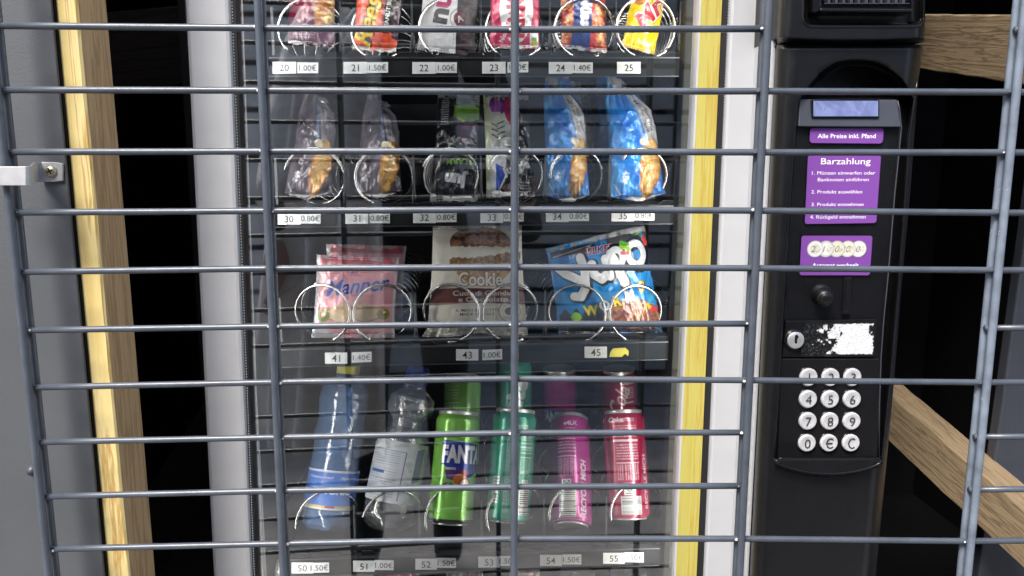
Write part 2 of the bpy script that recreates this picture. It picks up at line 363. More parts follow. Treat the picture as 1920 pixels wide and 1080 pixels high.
    def sample(s, nu, nv):
        # box average onto nu x nv points
        x = np.clip(((np.arange(nu)/(nu-1))*s.nx-.5), 0, s.nx-1); y = np.clip(((np.arange(nv)/(nv-1))*s.ny-.5), 0, s.ny-1)
        k = s.img; k = (k+np.roll(k, 1, 0)+np.roll(k, 1, 1)+np.roll(np.roll(k, 1, 0), 1, 1))/4
        x0 = np.floor(x).astype(int); y0 = np.floor(y).astype(int); x1 = np.minimum(x0+1, s.nx-1); y1 = np.minimum(y0+1, s.ny-1); fx = (x-x0)[None, :, None]; fy = (y-y0)[:, None, None]
        return (k[y0][:, x0]*(1-fx)+k[y0][:, x1]*fx)*(1-fy)+(k[y1][:, x0]*(1-fx)+k[y1][:, x1]*fx)*fy
GROUP = {}
def pack(name, label, cat, px, db, dt, th, paint, material='foil', group=None, seal=.05, wr=.0012, seed=0, back=(150, 150, 150), shape=None, step=.62, edge=0):
    """A flow-wrapped pack: front sheet with crimped ends, wrinkles and print, and a back sheet."""
    q = quad(px, [dt, dt, db, db]); W = (np.linalg.norm(q[1]-q[0])+np.linalg.norm(q[2]-q[3]))/2*1000; H = (np.linalg.norm(q[3]-q[0])+np.linalg.norm(q[2]-q[1]))/2*1000
    cv = paint(W, H); nu, nv = int(W/step)+2, int(H/step)+2
    def sheet(nu, nv, sgn):
        u, v = np.meshgrid(np.linspace(0, 1, nu), np.linspace(0, 1, nv)); 
        P = ((1-u)*(1-v))[..., None]*q[0]+(u*(1-v))[..., None]*q[1]+(u*v)[..., None]*q[2]+((1-u)*v)[..., None]*q[3]
        ux = (q[1]-q[0])/np.linalg.norm(q[1]-q[0]); uz = (q[0]-q[3])/np.linalg.norm(q[0]-q[3]); n = np.cross(ux, uz); n /= np.linalg.norm(n)
        vv = np.clip((v-seal)/(1-2*seal), 0, 1)
        b = th/2*np.sin(np.pi*vv)**.55*(1-np.abs(2*u-1)**2.6)**.75
        near = np.exp(-np.minimum(vv, 1-vv)*9); crimp = .0004*np.sin(v*H*2.6)*((v < seal) | (v > 1-seal))
        wk = wr*((fbm(u*W/14, v*H/22, seed)-.5)*2.2+near*(fbm(u*W/4.5, v*H/40, seed+5)-.5)*3.2+.8*(np.abs(fbm(u*W/20+v*1.5, v*H/16-u, seed+8, 2)-.5)*-4+.4)+.6*(np.abs(fbm(u*W/34-v*2, v*H/20+u*2, seed+18, 1)-.5)*-4+.4))
        edgef = np.minimum(1, np.minimum(u, 1-u)*14)
        d = n*(-1 if n[1] > 0 else 1)
        P = P+((b+crimp+wk*edgef*(1 if sgn > 0 else .3))*sgn)[..., None]*d
        # ends pulled in a little, ragged sides
        sx = (1-.03*np.sin(np.pi*vv)**.5*(th > .012))*1.0
        c = (P[:, :1]+P[:, -1:])/2; P = c+(P-c)*np.asarray(sx)[..., None]
        if sgn > 0 or True:
            P[0] += uz*(.0007*np.sign(np.sin(np.linspace(0, W*2.1, nu))))[:, None]; P[-1] -= uz*(.0007*np.sign(np.sin(np.linspace(0, W*2.1, nu))))[:, None]
            P[:, 0] += ux*(edge*(fbm(np.linspace(0, H/9, nv), np.zeros(nv), seed+2)-.5))[:, None]; P[:, -1] += ux*(edge*(fbm(np.linspace(0, H/9, nv), np.zeros(nv)+7, seed+3)-.5))[:, None]
        if shape is not None: P = shape(P, u, v, ux, uz)
        return P
    g = G('M'); A = sheet(nu, nv, 1); g.grid(A, flip=True); B = sheet(24, 36, -1); g.grid(B)
    C = np.vstack([cv.sample(nu, nv).reshape(-1, 3), np.ones((24*36, 3))*lin(back)])
    ob = g.build(name, M[material], colors=C); tag(ob, label, cat, group); return ob

# ================================================================== SETTING
def L(a, b): return lambda y: a+(b-a)*y/1080.0
g = G().add([(-8, -9, 0), (8, -9, 0), (8, 8, 0), (-8, 8, 0)], [(0, 1, 2, 3)], 0, False); struct(g.build('ground', M['ground']))
g = G().box(-1.25, 1.25, .02, 1.5, 0.004, .05); struct(g.build('shed_floor', M['shed']))
def thingbox(name, label, cat, m, *b, bev=0):
    return tag(G().box(*b).build(name, m, bevel=bev), label, cat)
thingbox('shed_back_wall', 'near black back wall of the shelter, lost in the dark behind the machine', 'wall', M['shed'], -1.25, 1.25, 1.5, 1.54, .05, 2.02)
thingbox('shed_side_wall', 'near black side wall of the shelter on the left, beyond the wooden post', 'wall', M['shed'], -1.29, -1.25, .03, 1.54, .0, 2.02)
thingbox('shed_side_wall', 'near black side wall of the shelter on the right, beyond the payment column', 'wall', M['shed'], 1.25, 1.29, .03, 1.54, .0, 2.02)
thingbox('shed_roof', 'dark flat roof slab over the caged vending machine', 'roof', M['shed'], -1.35, 1.35, .03, 1.6, 2.02, 2.08)  # unseen roof, added to keep daylight out of the shelter

# ------------------------------------------------------------------ grey wall panel on the left with bracket
Yp = .032
def vline(xa, Y, frame='W'):                   # a vertical edge seen at x = xa[0] (top) .. xa[1] (bottom): its line in the place
    fn = at if frame == 'W' else mat
    return fn(xa[0], 0, Y), fn(xa[1], 1080, Y)
def onl(l, z): a, b = l; t = (z-a[2])/(b[2]-a[2]); return a+(b-a)*t
def vprism(g, xa, xb, Y, depth, z0, z1, mi=0, dd=None):
    fr = g.frame; a, b = vline(xa, Y, fr), vline(xb, Y, fr)
    A = [onl(a, z0), onl(b, z0), onl(b, z1), onl(a, z1)]; d = np.array([0, depth, 0]) if dd is None else np.asarray(dd)
    g.hexa(A, [p+d for p in A], mi); return A
pan = empty('metal_wall_panel', (at(40, 540, Yp)[0], Yp, 0.05)); tag(pan, 'dark grey powder coated metal sheet on the far left, edged by the sunny wooden post', 'metal panel')
g = G(); b = vline((95, 195), Yp); A = [np.array([-1.2, Yp, .05]), onl(b, .05), onl(b, 2.0), np.array([-1.2, Yp, 2.0])]; g.hexa(A, [p+np.array([0, .003, 0]) for p in A]); g.build('sheet', M['panel'], pan, bevel=.0008)
g = G(); c = onl(b, 1.2); b2 = (b[0]+np.array([.001, .003, 0]), b[1]+np.array([.001, .003, 0]))
A = [onl(b2, .05)-np.array([.012, 0, 0]), onl(b2, .05), onl(b2, 2.0), onl(b2, 2.0)-np.array([.012, 0, 0])]; g.hexa(A, [p+np.array([0, .007, 0]) for p in A]); g.build('folded_edge', M['shed'], pan)
p = at(64, 880, Yp); g = G().lathe(p, (0, -1, 0), (1, 0, 0), [(0, .0052), (.002, .0052), (.005, .0042), (.0068, .002), (.0072, 0.0001)], 16); g.build('rivet', M['bezel'], pan)
p = at(24, 445, Yp-.0005); g = G().lathe(p, (0, -1, 0), (1, 0, 0), [(0, .0026), (.0003, .0001)], 12); g.build('drill_hole', M['blackm'], pan)
for (x, y) in ((3, 220), (32, 511), (44, 620)):
    g = G().lathe(at(x, y, Yp), (0, -1, 0), (1, 0, 0), [(0, .0032), (.002, .003), (.003, .001)], 10); g.build('rivet', M['zinc'], pan)
# bracket bent round the two edge rods
br = empty('mounting_bracket', at(60, 325, Yp)); tag(br, 'short galvanised strap clamping the left edge of the grille to the grey sheet', 'bracket')
prof = [(-40, -.016), (50, -.016), (57, -.0135), (62, -.004), (60, Yp-.012), (64, Yp-.003), (72, Yp-.0022), (118, Yp-.0022)]
prof = [(-60, -.014), (48, -.014), (55, -.012), (63, .012), (70, .026), (78, Yp-.0026), (100, Yp-.0026), (117, Yp-.0026)]
def hh(x): return (312, 348) if x < 60 else (304, 341)
g = G(); V = []
for x, Y in prof:
    y0, y1 = hh(x); 
    if x == 117: y0 += 2; y1 -= 2
    a, b_ = at(x, y0, Y), at(x, y1, Y); V += [a, b_]
V = np.array(V); n = len(prof); off = np.array([0, .0022, 0]); W2 = V+off
F = []
for i in range(n-1):
    a, b_, c_, d_ = 2*i, 2*i+1, 2*i+3, 2*i+2; N = 2*n
    F += [(a, b_, c_, d_), (a+N, d_+N, c_+N, b_+N), (a, d_, d_+N, a+N), (b_, b_+N, c_+N, c_)]
F += [(2*n-2, 2*n-1, 4*n-1, 4*n-2)]
g.add(np.vstack([V, W2]), F, 0, False); g.build('strap', M['zinc'], br, bevel=.0006)
sc = at(96, 321, Yp-.003); g = G().lathe(sc, (0, -1, 0), (1, 0, 0), [(0, .0046), (.001, .0045), (.0022, .0034), (.0024, .0001)], 20)
for a in (0, math.pi/2):
    ca, sa = math.cos(a+.4), math.sin(a+.4); q = [sc+np.array([ca*s1*.0026-sa*s2*.0005, -.0026, sa*s1*.0026+ca*s2*.0005]) for s1, s2 in ((-1, -1), (1, -1), (1, 1), (-1, 1))]; g.prism(q, (0, .0004, 0), 1)
g.build('screw', [M['brass'], M['blackm']], br)

# ------------------------------------------------------------------ timber
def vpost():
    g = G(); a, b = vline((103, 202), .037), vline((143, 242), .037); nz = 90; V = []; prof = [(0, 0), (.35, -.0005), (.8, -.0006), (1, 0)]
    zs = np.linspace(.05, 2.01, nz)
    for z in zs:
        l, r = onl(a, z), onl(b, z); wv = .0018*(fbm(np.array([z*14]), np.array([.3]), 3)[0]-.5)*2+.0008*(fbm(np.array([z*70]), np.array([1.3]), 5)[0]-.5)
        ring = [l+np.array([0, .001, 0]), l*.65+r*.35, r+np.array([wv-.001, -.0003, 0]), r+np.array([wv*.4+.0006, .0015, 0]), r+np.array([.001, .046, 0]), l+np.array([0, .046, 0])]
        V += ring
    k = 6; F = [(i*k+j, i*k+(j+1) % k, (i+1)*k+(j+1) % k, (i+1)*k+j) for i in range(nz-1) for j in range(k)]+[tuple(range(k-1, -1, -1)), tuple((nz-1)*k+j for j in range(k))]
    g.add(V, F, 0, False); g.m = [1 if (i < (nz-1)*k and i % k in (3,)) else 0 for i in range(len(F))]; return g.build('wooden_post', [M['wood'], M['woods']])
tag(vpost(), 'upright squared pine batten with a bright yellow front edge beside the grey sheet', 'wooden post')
def beam(name, label, P0, P1, h, d, m, upv=(0, 0, 1), seed=0):
    P0, P1 = Vector(P0), Vector(P1); X = (P1-P0); Ln = X.length; X.normalize(); Z = Vector(upv); Yv = Z.cross(X).normalized(); Z = X.cross(Yv)
    nx = 60; V = []; rr = np.random.default_rng(seed)
    for i in range(nx):
        x = Ln*i/(nx-1)
        e = [(fbm(np.array([x*30+k*7]), np.array([k*3.1]), seed)[0]-.5)*.003 for k in range(4)]
        V += [(x, -d/2, -h/2+e[0]), (x, d/2, -h/2+e[1]), (x, d/2, h/2+e[2]), (x, -d/2, h/2+e[3])]
    k = 4; F = [(i*k+j, i*k+(j+1) % k, (i+1)*k+(j+1) % k, (i+1)*k+j) for i in range(nx-1) for j in range(k)]+[(3, 2, 1, 0), tuple((nx-1)*k+j for j in range(k))]
    me = bpy.data.meshes.new(name); me.from_pydata(V, [], F); me.materials.append(m); me.update()
    o = bpy.data.objects.new(name, me); COL.objects.link(o)
    o.matrix_world = Matrix(((X[0], Yv[0], Z[0], P0[0]), (X[1], Yv[1], Z[1], P0[1]), (X[2], Yv[2], Z[2], P0[2]), (0, 0, 0, 1)))
    b = o.modifiers.new('edge', 'BEVEL'); b.width = .0015; b.segments = 2; b.limit_method = 'ANGLE'; b.angle_limit = R(50)
    tag(o, label, 'wooden beam'); return o
# upper brace: from deep behind the payment column forward to the right
beam('wooden_beam', 'thick rough timber running level behind the top of the payment column', at(1560, 64, .92), at(2060, 100, .17), .074, .05, M['woodb'], seed=2)
beam('wooden_beam', 'slanting timber brace running down to the lower right corner', at(1560, 668, .74), at(2080, 1125, .22), .066, .055, M['woodb'], upv=(.25, -.55, 1), seed=5)
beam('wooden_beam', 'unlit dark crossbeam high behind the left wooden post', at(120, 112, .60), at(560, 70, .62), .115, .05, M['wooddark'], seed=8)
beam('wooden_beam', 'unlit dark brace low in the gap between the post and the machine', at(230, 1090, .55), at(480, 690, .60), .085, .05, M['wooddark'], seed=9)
g = G(); A = [at(1893, 1250, .42), at(2500, 1250, .42), at(2500, 560, .42), at(1893, 560, .42)]; A = [np.array([.70, .42, .05]), np.array([1.2, .42, .05]), np.array([1.2, .42, 1.10]), np.array([.735, .42, 1.10])]
g.hexa(A, [p+np.array([0, .02, 0]) for p in A]); tag(g.build('metal_wall_panel', M['bezel'], bevel=.003), 'dim blue grey sheet at the right edge behind the slanting brace', 'metal panel')

# ------------------------------------------------------------------ wire grille
VX = {0: L(-15, 99), 1: L(487, 535), 2: L(965.5, 964), 3: L(1438, 1383), 4: L(1915, 1807)}
RY = {0: [48, 168.5, 285, 398.5, 510, 619.5, 726.5, 829, 931, 1029.5], 1: [52.5, 169.5, 283.8, 395.5, 503.4, 611.8, 716.6, 820, 920, 1019],
      2: [55.5, 172, 284, 393, 501, 607.6, 710, 811.6, 912.7, 1010], 3: [54, 171, 285.7, 395, 503, 607, 713, 811, 911, 1010], 4: [56, 173, 286, 399, 506.7, 615, 717, 819, 918, 1014.6]}
gr = empty('wire_grille', (0, 0, .1)); tag(gr, 'anthracite welded wire grille of paired upright and close level rods before the machine', 'wire grille')
cols = {i: vline((VX[i](0), VX[i](1080)), 0.0) for i in VX}
def colz(i, z): return onl(cols[i], z)
ZB, ZT = .08, 1.98
node = {}
for i in VX:
    zs = [at(VX[i](y), y, 0)[2] for y in RY[i]]
    for j, z in enumerate(zs): node[i, j] = colz(i, z)
    d0 = (zs[0]-zs[4])/4; d1 = (zs[5]-zs[9])/4
    for k in range(1, 16): node[i, -k] = colz(i, zs[0]+d0*k)
    for k in range(1, 13): node[i, 9+k] = colz(i, zs[9]-d1*k)
for i in VX:
    for dY, mt in ((-.0050, None), (.0048, None)):
        m = M['rodlt'] if i == 4 else M['rod']
        zz = np.linspace(ZB, ZT, 12); g = G().tube([colz(i, z)+np.array([0, dY, 0]) for z in zz], .0032, 12); g.build('upright_rod', m, gr)
ext = node  # beyond the right edge one more bay
cut = {0: 1, -1: 1, -2: 1, -3: 1, 5: 1, 7: 1, 8: 1}
def hrod(i0, i1, j, r=.00255, m=None):
    P = [node[i, j] for i in range(i0, i1+1)]; d = P[1]-P[0] if len(P) > 1 else None
    return P
for j in range(-15, 22):
    segs = [(0, 3), (4, 5)] if j in cut else [(0, 5)]
    for a, b in segs:
        P = [node[i, j] for i in range(a, min(b, 4)+1)]
        if a == 0: P[0] = P[0]-np.array([.003, 0, 0])
        if a == 4: P[0] = P[0]-np.array([.003, 0, 0])
        if b == 3: P[-1] = P[-1]+np.array([.003, 0, 0])
        if b == 5: P.append(node[4, j]+np.array([.2, 0, 0]))
        Q = []
        for u, v in zip(P[:-1], P[1:]): Q += [u*(1-t)+v*t for t in np.linspace(0, 1, 5)[:-1]]
        Q.append(P[-1]); g = G().tube(Q, .0027, 10)
        for i in range(a, min(b, 4)+1):
            for sx in (-1, 1):
                if (i == 0 and sx < 0) or (i == a and a == 4 and sx < 0) or (i == 3 and b == 3 and sx > 0): continue
                c = node[i, j]+np.array([sx*.0036, -.0022, random.uniform(-.0006, .0006)]); r = random.uniform(.0009, .0016)
                g.lathe(c, (sx, -.6, random.uniform(-.5, .5)), (0, 0, 1), [(-r, .0001), (-r*.7, r*.7), (0, r), (r*.7, r*.6), (r, .0001)], 7, 1 if random.random() < .28 else 0)
        g.build('level_rod', [M['rod'], M['roller']], gr)
        # weld beads where it meets the paired rods (same metal, so part of the rod would do; small lumps)

# ================================================================== VENDING MACHINE
DF = .17
vm = empty('vending_machine', mat(900, 540, .5)*[1, 1, 0]+[0, 0, .05], 'M'); tag(vm, 'snack and drinks vending machine with a glass door and a tall black payment column', 'vending machine')
Z0, Z1 = .1, 1.86
g = G('M'); A = vprism(g, (346, 399), (429, 471), DF, .05, Z0, Z1); g.build('door_frame', M['silver'], vm, bevel=.004)
g = G('M'); vprism(g, (1371, 1322), (1447, 1395), DF, .05, Z0, Z1); g.build('door_frame', M['white'], vm, bevel=.003)
g = G('M'); vprism(g, (429.5, 471.5), (441, 481), DF+.006, .02, Z0, Z1); g.build('gasket', M['seal'], vm)
g = G('M'); vprism(g, (1354, 1306), (1370.5, 1321.5), DF+.006, .02, Z0, Z1); g.build('gasket', M['seal'], vm)
for l in ((434.5, 477), (1366.5, 1319)):       # white dotted seam in the seals
    g = G('M'); ln = vline(l, DF+.0055, 'M'); z = Z0
    while z < Z1:
        c = onl(ln, z); g.box(c[0]-.0005, c[0]+.0005, c[1]-.0002, c[1]+.0003, z, z+.0013); z += .0030
    o = g.build('dotted_seam', M['white'], vm); o['kind'] = 'stuff'
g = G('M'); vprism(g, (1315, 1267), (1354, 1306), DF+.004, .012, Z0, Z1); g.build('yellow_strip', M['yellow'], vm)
g = G('M'); vprism(g, (1311.5, 1263.5), (1315, 1267), DF+.004, .02, Z0, Z1); g.build('glazing_bead', M['silver'], vm)
gl = vline((430, 472), DF+.014, 'M'), vline((1315, 1267), DF+.014, 'M')
g = G('M'); A = [onl(gl[0], Z0), onl(gl[1], Z0), onl(gl[1], Z1), onl(gl[0], Z1)]; g.add(A, [(0, 1, 2, 3)], 0, False); g.build('glass_pane', M['glass'], vm)
XL, XR = mat(488, 540, .29)[0], mat(1301, 540, .29)[0]; XO = mat(346, 540, DF)[0]-.01; XE = mat(1636, 540, .3)[0]
g = G('M'); t = .02
g.box(XO+.012, XL, DF+.085, .90, Z0, Z1); g.box(XR+.004, XR+.04, DF+.085, .90, Z0, Z1); g.box(XL, XR, .86, .90, Z0, Z1); g.box(XL, XR, DF+.06, .86, Z1-.04, Z1); g.box(XL, XR, DF+.06, .86, Z0, Z0+.1)
g.build('cabinet_liner', M['inner'], vm)
g = G('M'); g.box(XR+.042, XE, .30, .92, Z0, Z1); g.box(XO+.002, XO+.010, DF+.052, .92, Z0, Z1); g.build('cabinet_shell', M['blackm'], vm)
# plain inner channel at the right of the door opening
g = G('M'); vprism(g, (1288, 1244), (1303, 1257), DF+.045, .02, Z0, Z1); g.build('inner_channel', M['inner'], vm)

# ------------------------------------------------------------------ shelves
DT = .29
def mirror(l): return l
CX = {2: [577, 712, 843, 969, 1100, 1215], 3: [586, 717, 844, 968, 1084, 1207], 4: [600, 715, 845, 958, 1085, 1197], 5: [608, 733, 850, 965, 1082, 1197]}
CYc = {2: 50, 3: 331, 4: 590, 5: 977}; CR = {2: 56, 3: 52, 4: 54, 5: 56}
LY = {2: lambda x: 127, 3: lambda x: 410-(x-560)*5/590, 4: lambda x: 671-(x-625)*10/490, 5: lambda x: 1065-(x-575)*19/600}
TAGS = {2: [('20', '1.00€', 533, 577), ('21', '1.50€', 666, 708), ('22', '1.00€', 795, 837), ('23', '1.00€', 926, 971), ('24', '1.40€', 1051, 1092), ('25', None, 1179, 0)],
        3: [('30', '0.80€', 542, 582), ('31', '0.80€', 669, 712), ('32', '0.80€', 796, 837), ('33', '0.80€', 922, 963), ('34', '0.80€', 1045, 1085), ('35', '0.80€', 1168, 1208)],
        4: [('41', '1.40€', 630, 678), ('43', '1.00€', 876, 923), ('45', 'X', 1117, 1161)],
        5: [('50', '1.50€', 567, 599), ('51', '1.00€', 682, 720), ('52', '1.50€', 799, 837), ('53', '1.50€', 917, 953), ('54', '1.50€', 1033, 1072), ('55', '1.50€', 1151, 1189)]}
coilmesh = {}
def helix(r, pitch, turns, ph, sgn, wr=.0021, k=6, nseg=26):
    t = np.linspace(0, turns*2*math.pi, int(turns*nseg)); return np.stack([r*np.cos(ph+sgn*t), pitch*t/(2*math.pi), r*np.sin(ph+sgn*t)], 1)
PIT = {2: [.07, .065, .065, .055, .028, .016], 3: [.05]*6, 4: [.034]*6, 5: [.078]*6}
PH = {2: [-2.3, -1.0, -2.2, -.7, -1.1, -.75], 3: [2.9, -1.9, 2.8, 2.9, 3.2, 2.5], 4: [-1.2, -2.0, -1.7, -1.1, -1.3, -1.9], 5: [3.25, 2.9, 3.5, 3.6, 3.25, 3.3]}
SG = {2: [-1, -1, -1, -1, -1, -1], 3: [-1]*6, 4: [1, -1, 1, -1, 1, -1], 5: [-1]*6}
for k in (2, 3, 4, 5):
    y0 = LY[k]; xl, xr = {2: (505, 1287), 3: (512, 1276), 4: (520, 1268), 5: (532, 1250)}[k]; sc_ = {2: 1.0, 3: .97, 4: .95, 5: .92}[k]
    tr = empty('tray', mat((xl+xr)/2, y0((xl+xr)/2), DT), 'M', vm)
    hl = 17*sc_
    A = [mat(xl, y0(xl)+hl, DT), mat(xr, y0(xr)+hl, DT), mat(xr, y0(xr)-hl, DT), mat(xl, y0(xl)-hl, DT)]
    g = G('M'); g.hexa(A, [p+np.array([0, .003, 0]) for p in A]); g.build('price_rail', M['tray'], tr, bevel=.0006)
    zt = (A[2][2]+A[3][2])/2
    g = G('M'); T0, T1 = A[3]+np.array([0, -.0015, 0]), A[2]+np.array([0, -.0015, 0]); g.hexa([T0, T1, T1+[0, 0, .0016], T0+[0, 0, .0016]], [p+np.array([0, .012, 0]) for p in (T0, T1, T1+[0, 0, .0016], T0+[0, 0, .0016])])
    B0, B1 = A[0]+np.array([0, -.0015, 0]), A[1]+np.array([0, -.0015, 0]); g.hexa([B0, B1, B1+[0, 0, .001], B0+[0, 0, .001]], [p+np.array([0, .004, 0]) for p in (B0, B1, B1+[0, 0, .001], B0+[0, 0, .001])]); g.build('rail_edge', M['traygrey'], tr)
    # floor, raised behind the rail
    zf = [A[3][2]+.006, A[2][2]+.006]; g = G('M')
    F0, F1 = np.array([A[3][0], DT+.012, zf[0]]), np.array([A[2][0], DT+.012, zf[1]]); g.hexa([F0-[0, 0, .008], F1-[0, 0, .008], F1, F0], [p+np.array([0, .52, 0]) for p in (F0-[0, 0, .008], F1-[0, 0, .008], F1, F0)])
    g.build('shelf_floor', M['tray'], tr, bevel=.0008)
    # side walls of the drawer
    for xx, z_ in ((A[3][0], zf[0]), (A[2][0], zf[1])):
        g = G('M'); g.box(xx-.0015, xx+.0015, DT+.02, DT+.52, z_, z_+.055); g.build('tray_side', M['traygrey'], tr)
    # shaped front edges below every coil
    for n, cx in enumerate(CX[k]):
        a, b = cx-60*sc_, cx+60*sc_; yb = y0(cx)-hl-3; pts = [(a, yb-9), (cx-38*sc_, yb-9), (cx-27*sc_, yb-1), (cx+27*sc_, yb-1), (cx+38*sc_, yb-9), (b, yb-9)]
        ring = [mat(px, py, DT+.004) for px, py in pts]+[mat(b, yb+2, DT+.004), mat(a, yb+2, DT+.004)]
        g = G('M'); g.prism(ring[::-1], (0, .003, 0)); g.tube([p-np.array([0, .0004, 0]) for p in ring[:6]], .0004, 4, 1); g.build('notched_front', [M['tray'], M['traygrey']], tr)
    # dividers
    dx = [(CX[k][i]+CX[k][i+1])/2-(4 if k != 4 else 0) for i in range(5)]+[CX[k][5]+58]
    if k == 4: dx = [dx[1], dx[3], dx[5]]
    for d in dx:
        yb = y0(d)-hl-8; p = mat(d, yb, DT+.022); q = mat(d, yb-100*sc_, DT+.022); h = q[2]-p[2]
        g = G('M'); g.box(p[0]-.0011, p[0]+.0011, DT+.026, DT+.5, p[2], p[2]+h*.82, 0)
        g.tube([p, p+[0, 0, h*.16], p+[0, 0, h*.3], p+[0, 0, h]], [.0022, .0030, .0018, .0010], 8, 1); g.lathe(p+[0, -.003, h*.17], (0, -1, 0), (1, 0, 0), [(0, .0015), (.0004, .0001)], 10, 2)
        g.build('divider', [M['divider'], M['traygrey'], M['blackm']], tr)
    # coils
    for n, cx in enumerate(CX[k]):
        c = mat(cx, CYc[k]-(cx-850)*(.03 if k == 5 else .0), DT+.012); r = CR[k]/(FPX/(DT+.012+.604)); pit = PIT[k][n]; tn = .40/pit
        g = G('M'); pts = helix(r, pit, tn, PH[k][n], SG[k][n])+c; g.tube(pts, .0020 if k != 5 else .0019, 6); g.build('spiral', M['steel'], tr)
    # rollers
    for xx, only in ((xr+5, None), (xl-6, 5)):
        if only and only != k: continue
        c = mat(xx, y0(xx)+1, DT+.004); g = G('M'); g.lathe(c-[.005, 0, 0], (1, 0, 0), (0, 0, 1), [(0, .0001), (0, .010), (.001, .0125), (.003, .0132), (.0075, .0132), (.0095, .0120), (.0100, .009), (.0100, .0001)], 24); g.build('roller', M['roller'], tr)
    # tags
    for s1, s2, xa, xb in TAGS[k]:
        def card(x, wd, ht, s, thick, dy=0, tilt=0, sz=.5):
            yc = y0(x)+dy; P = [(x-wd/2, yc-ht/2+tilt), (x+wd/2, yc-ht/2-tilt), (x+wd/2, yc+ht/2-tilt), (x-wd/2, yc+ht/2+tilt)]
            g = G('M'); plate(g, P, DT-.0015, .0006); q = quad(P, DT-.0015); c = q.mean(0); ux = (q[1]-q[0]); ux /= np.linalg.norm(ux); H = np.linalg.norm(q[0]-q[3]); uz = (q[0]-q[3])/H
            put_text(g, s, c, ux, uz, H*sz, 1, bold=.0 if len(s) > 2 else .004, off=(0, -.0003, 0)); return g
        o = card(xa, 44*sc_, 22*sc_, s1, .0006, dy=random.uniform(-.6, .6), sz=.60 if k != 4 else .66).build('number_tag', [M['paper'], M['ink']], tr)
        if s2 == 'X':                         # torn yellow price tag
            g = G('M'); pts = [(1143, 669), (1144, 661), (1150, 653), (1172, 652), (1179, 658), (1178, 668), (1172, 663), (1166, 669)]; g.prism([mat(x, y, DT-.0018) for x, y in pts][::-1], (0, .0006, 0)); g.build('torn_tag', M['capyellow'], tr)
        elif s2: card(xb, 39*sc_, 20*sc_, s2, .0005, dy=-.5+random.uniform(-.8, .8), tilt=random.uniform(-.4, .6) if k != 4 else .8, sz=.56).build('price_tag', [M['paper'], M['ink']], tr)

# ------------------------------------------------------------------ payment column
DP = .095
pc = empty('payment_column', mat(1560, 1080, DP), 'M', vm)
def ip(pts, y): a = sorted(pts); return np.interp(y, [p[0] for p in a], [p[1] for p in a])
PXL = lambda y: 1459-(54/1080)*y            # left edge of the black housing
PXR = lambda y: ip([(-80, 1736), (50, 1735), (76, 1733), (84, 1731), (150, 1722), (360, 1707), (540, 1690), (720, 1676), (870, 1662), (1080, 1642), (1200, 1632)], y)
RXL = lambda y: ip([(0, 1500), (150, 1500), (190, 1497), (360, 1484), (600, 1469), (720, 1462), (885, 1452)], y)
RXR = lambda y: ip([(110, 1712), (150, 1719), (190, 1713), (267, 1703), (360, 1697), (510, 1686), (593, 1679), (707, 1669), (860, 1653), (900, 1650)], y)
PLR = lambda y: ip([(0, 1686), (187, 1684), (238, 1690), (293, 1685), (360, 1678), (510, 1666), (670, 1652), (860, 1648)], y)
def sst(a, b, x): t = np.clip((x-a)/(b-a), 0, 1); return t*t*(3-2*t)
ys = np.concatenate([np.arange(84, 200, 2.0), np.arange(200, 850, 6.0), np.arange(850, 900, 1.5), np.arange(900, 1500, 15.0)])
us = np.concatenate([np.linspace(0, .12, 16)[:-1], np.linspace(.12, .30, 26)[:-1], np.linspace(.30, .78, 20)[:-1], np.linspace(.78, 1, 50)])
Ug, Yg = np.meshgrid(us, ys); Xg = np.vectorize(lambda y: PXL(y))(ys)[:, None]*(1-Ug)+np.array([PXR(y) for y in ys])[:, None]*Ug
rl = np.array([RXL(y) for y in ys])[:, None]; rr_ = np.array([RXR(y) for y in ys])[:, None]; pl = np.array([PLR(y) for y in ys])[:, None]
D = np.full(Ug.shape, DP)
D += .030*(1-np.sqrt(np.clip(1-(np.clip(.15-Ug, 0, .15)/.15)**2, 0, 1)))+.028*(1-np.sqrt(np.clip(1-(np.clip(Ug-.88, 0, .12)/.12)**2, 0, 1)))
D += .004*np.exp(-((Yg-84)/4)**2)
xm = (Xg-rl)/(rr_-rl)                          # 0..1 across the recess
top = 112+78*np.clip(np.abs(xm*2-1), 0, 1)**2.6   # arch
inx = sst(-1.5, 2.5, Xg-rl)*sst(-1.5, 2.5, rr_-Xg); iny = sst(-1, 9, Yg-top)*(1-sst(-3, 3, Yg-(872+18*(1-(xm*2-1)**2))))
ins = inx*iny
hollow = ins*(1-sst(176, 190, Yg)*sst(-4, 3, pl+1-Xg))
plate_d = .012+.006*sst(238, 180, Yg)*0
D = D*(1-0)+ins*(.010)+hollow*.030*(1-sst(186, 200, Yg))+ins*(Yg > 182)*sst(-1, 3, Xg-pl)*.012
lip = sst(858, 862, Yg)*(1-sst(-3, 2, Yg-(872+18*(1-(xm*2-1)**2))))*inx
D -= lip*.020
PV = matv(Xg, Yg, D)
g = G('M'); g.grid(PV, flip=True)
for col in (0, -1):                            # side walls back to the cabinet
    a = PV[:, col]; b = a.copy(); b[:, 1] = .34
    g.grid(np.stack([a, b], 1), flip=(col == -1))
a = PV[0]; b = a.copy(); b[:, 1] = .34; g.grid(np.stack([a, b]), flip=False)
g.build('housing', M['black'], pc, origin=mat(1560, 1080, DP))
# bright trim strip between door and column
g = G('M'); vprism(g, (1446, 1393), (1452, 1398), DF-.02, .05, Z0, Z1); g.build('side_seam', M['seal'], pc)
g = G('M'); vprism(g, (1452, 1397), (1460, 1404), DP+.03, .06, Z0, Z1); g.build('trim_strip', M['white'], pc, bevel=.0012)
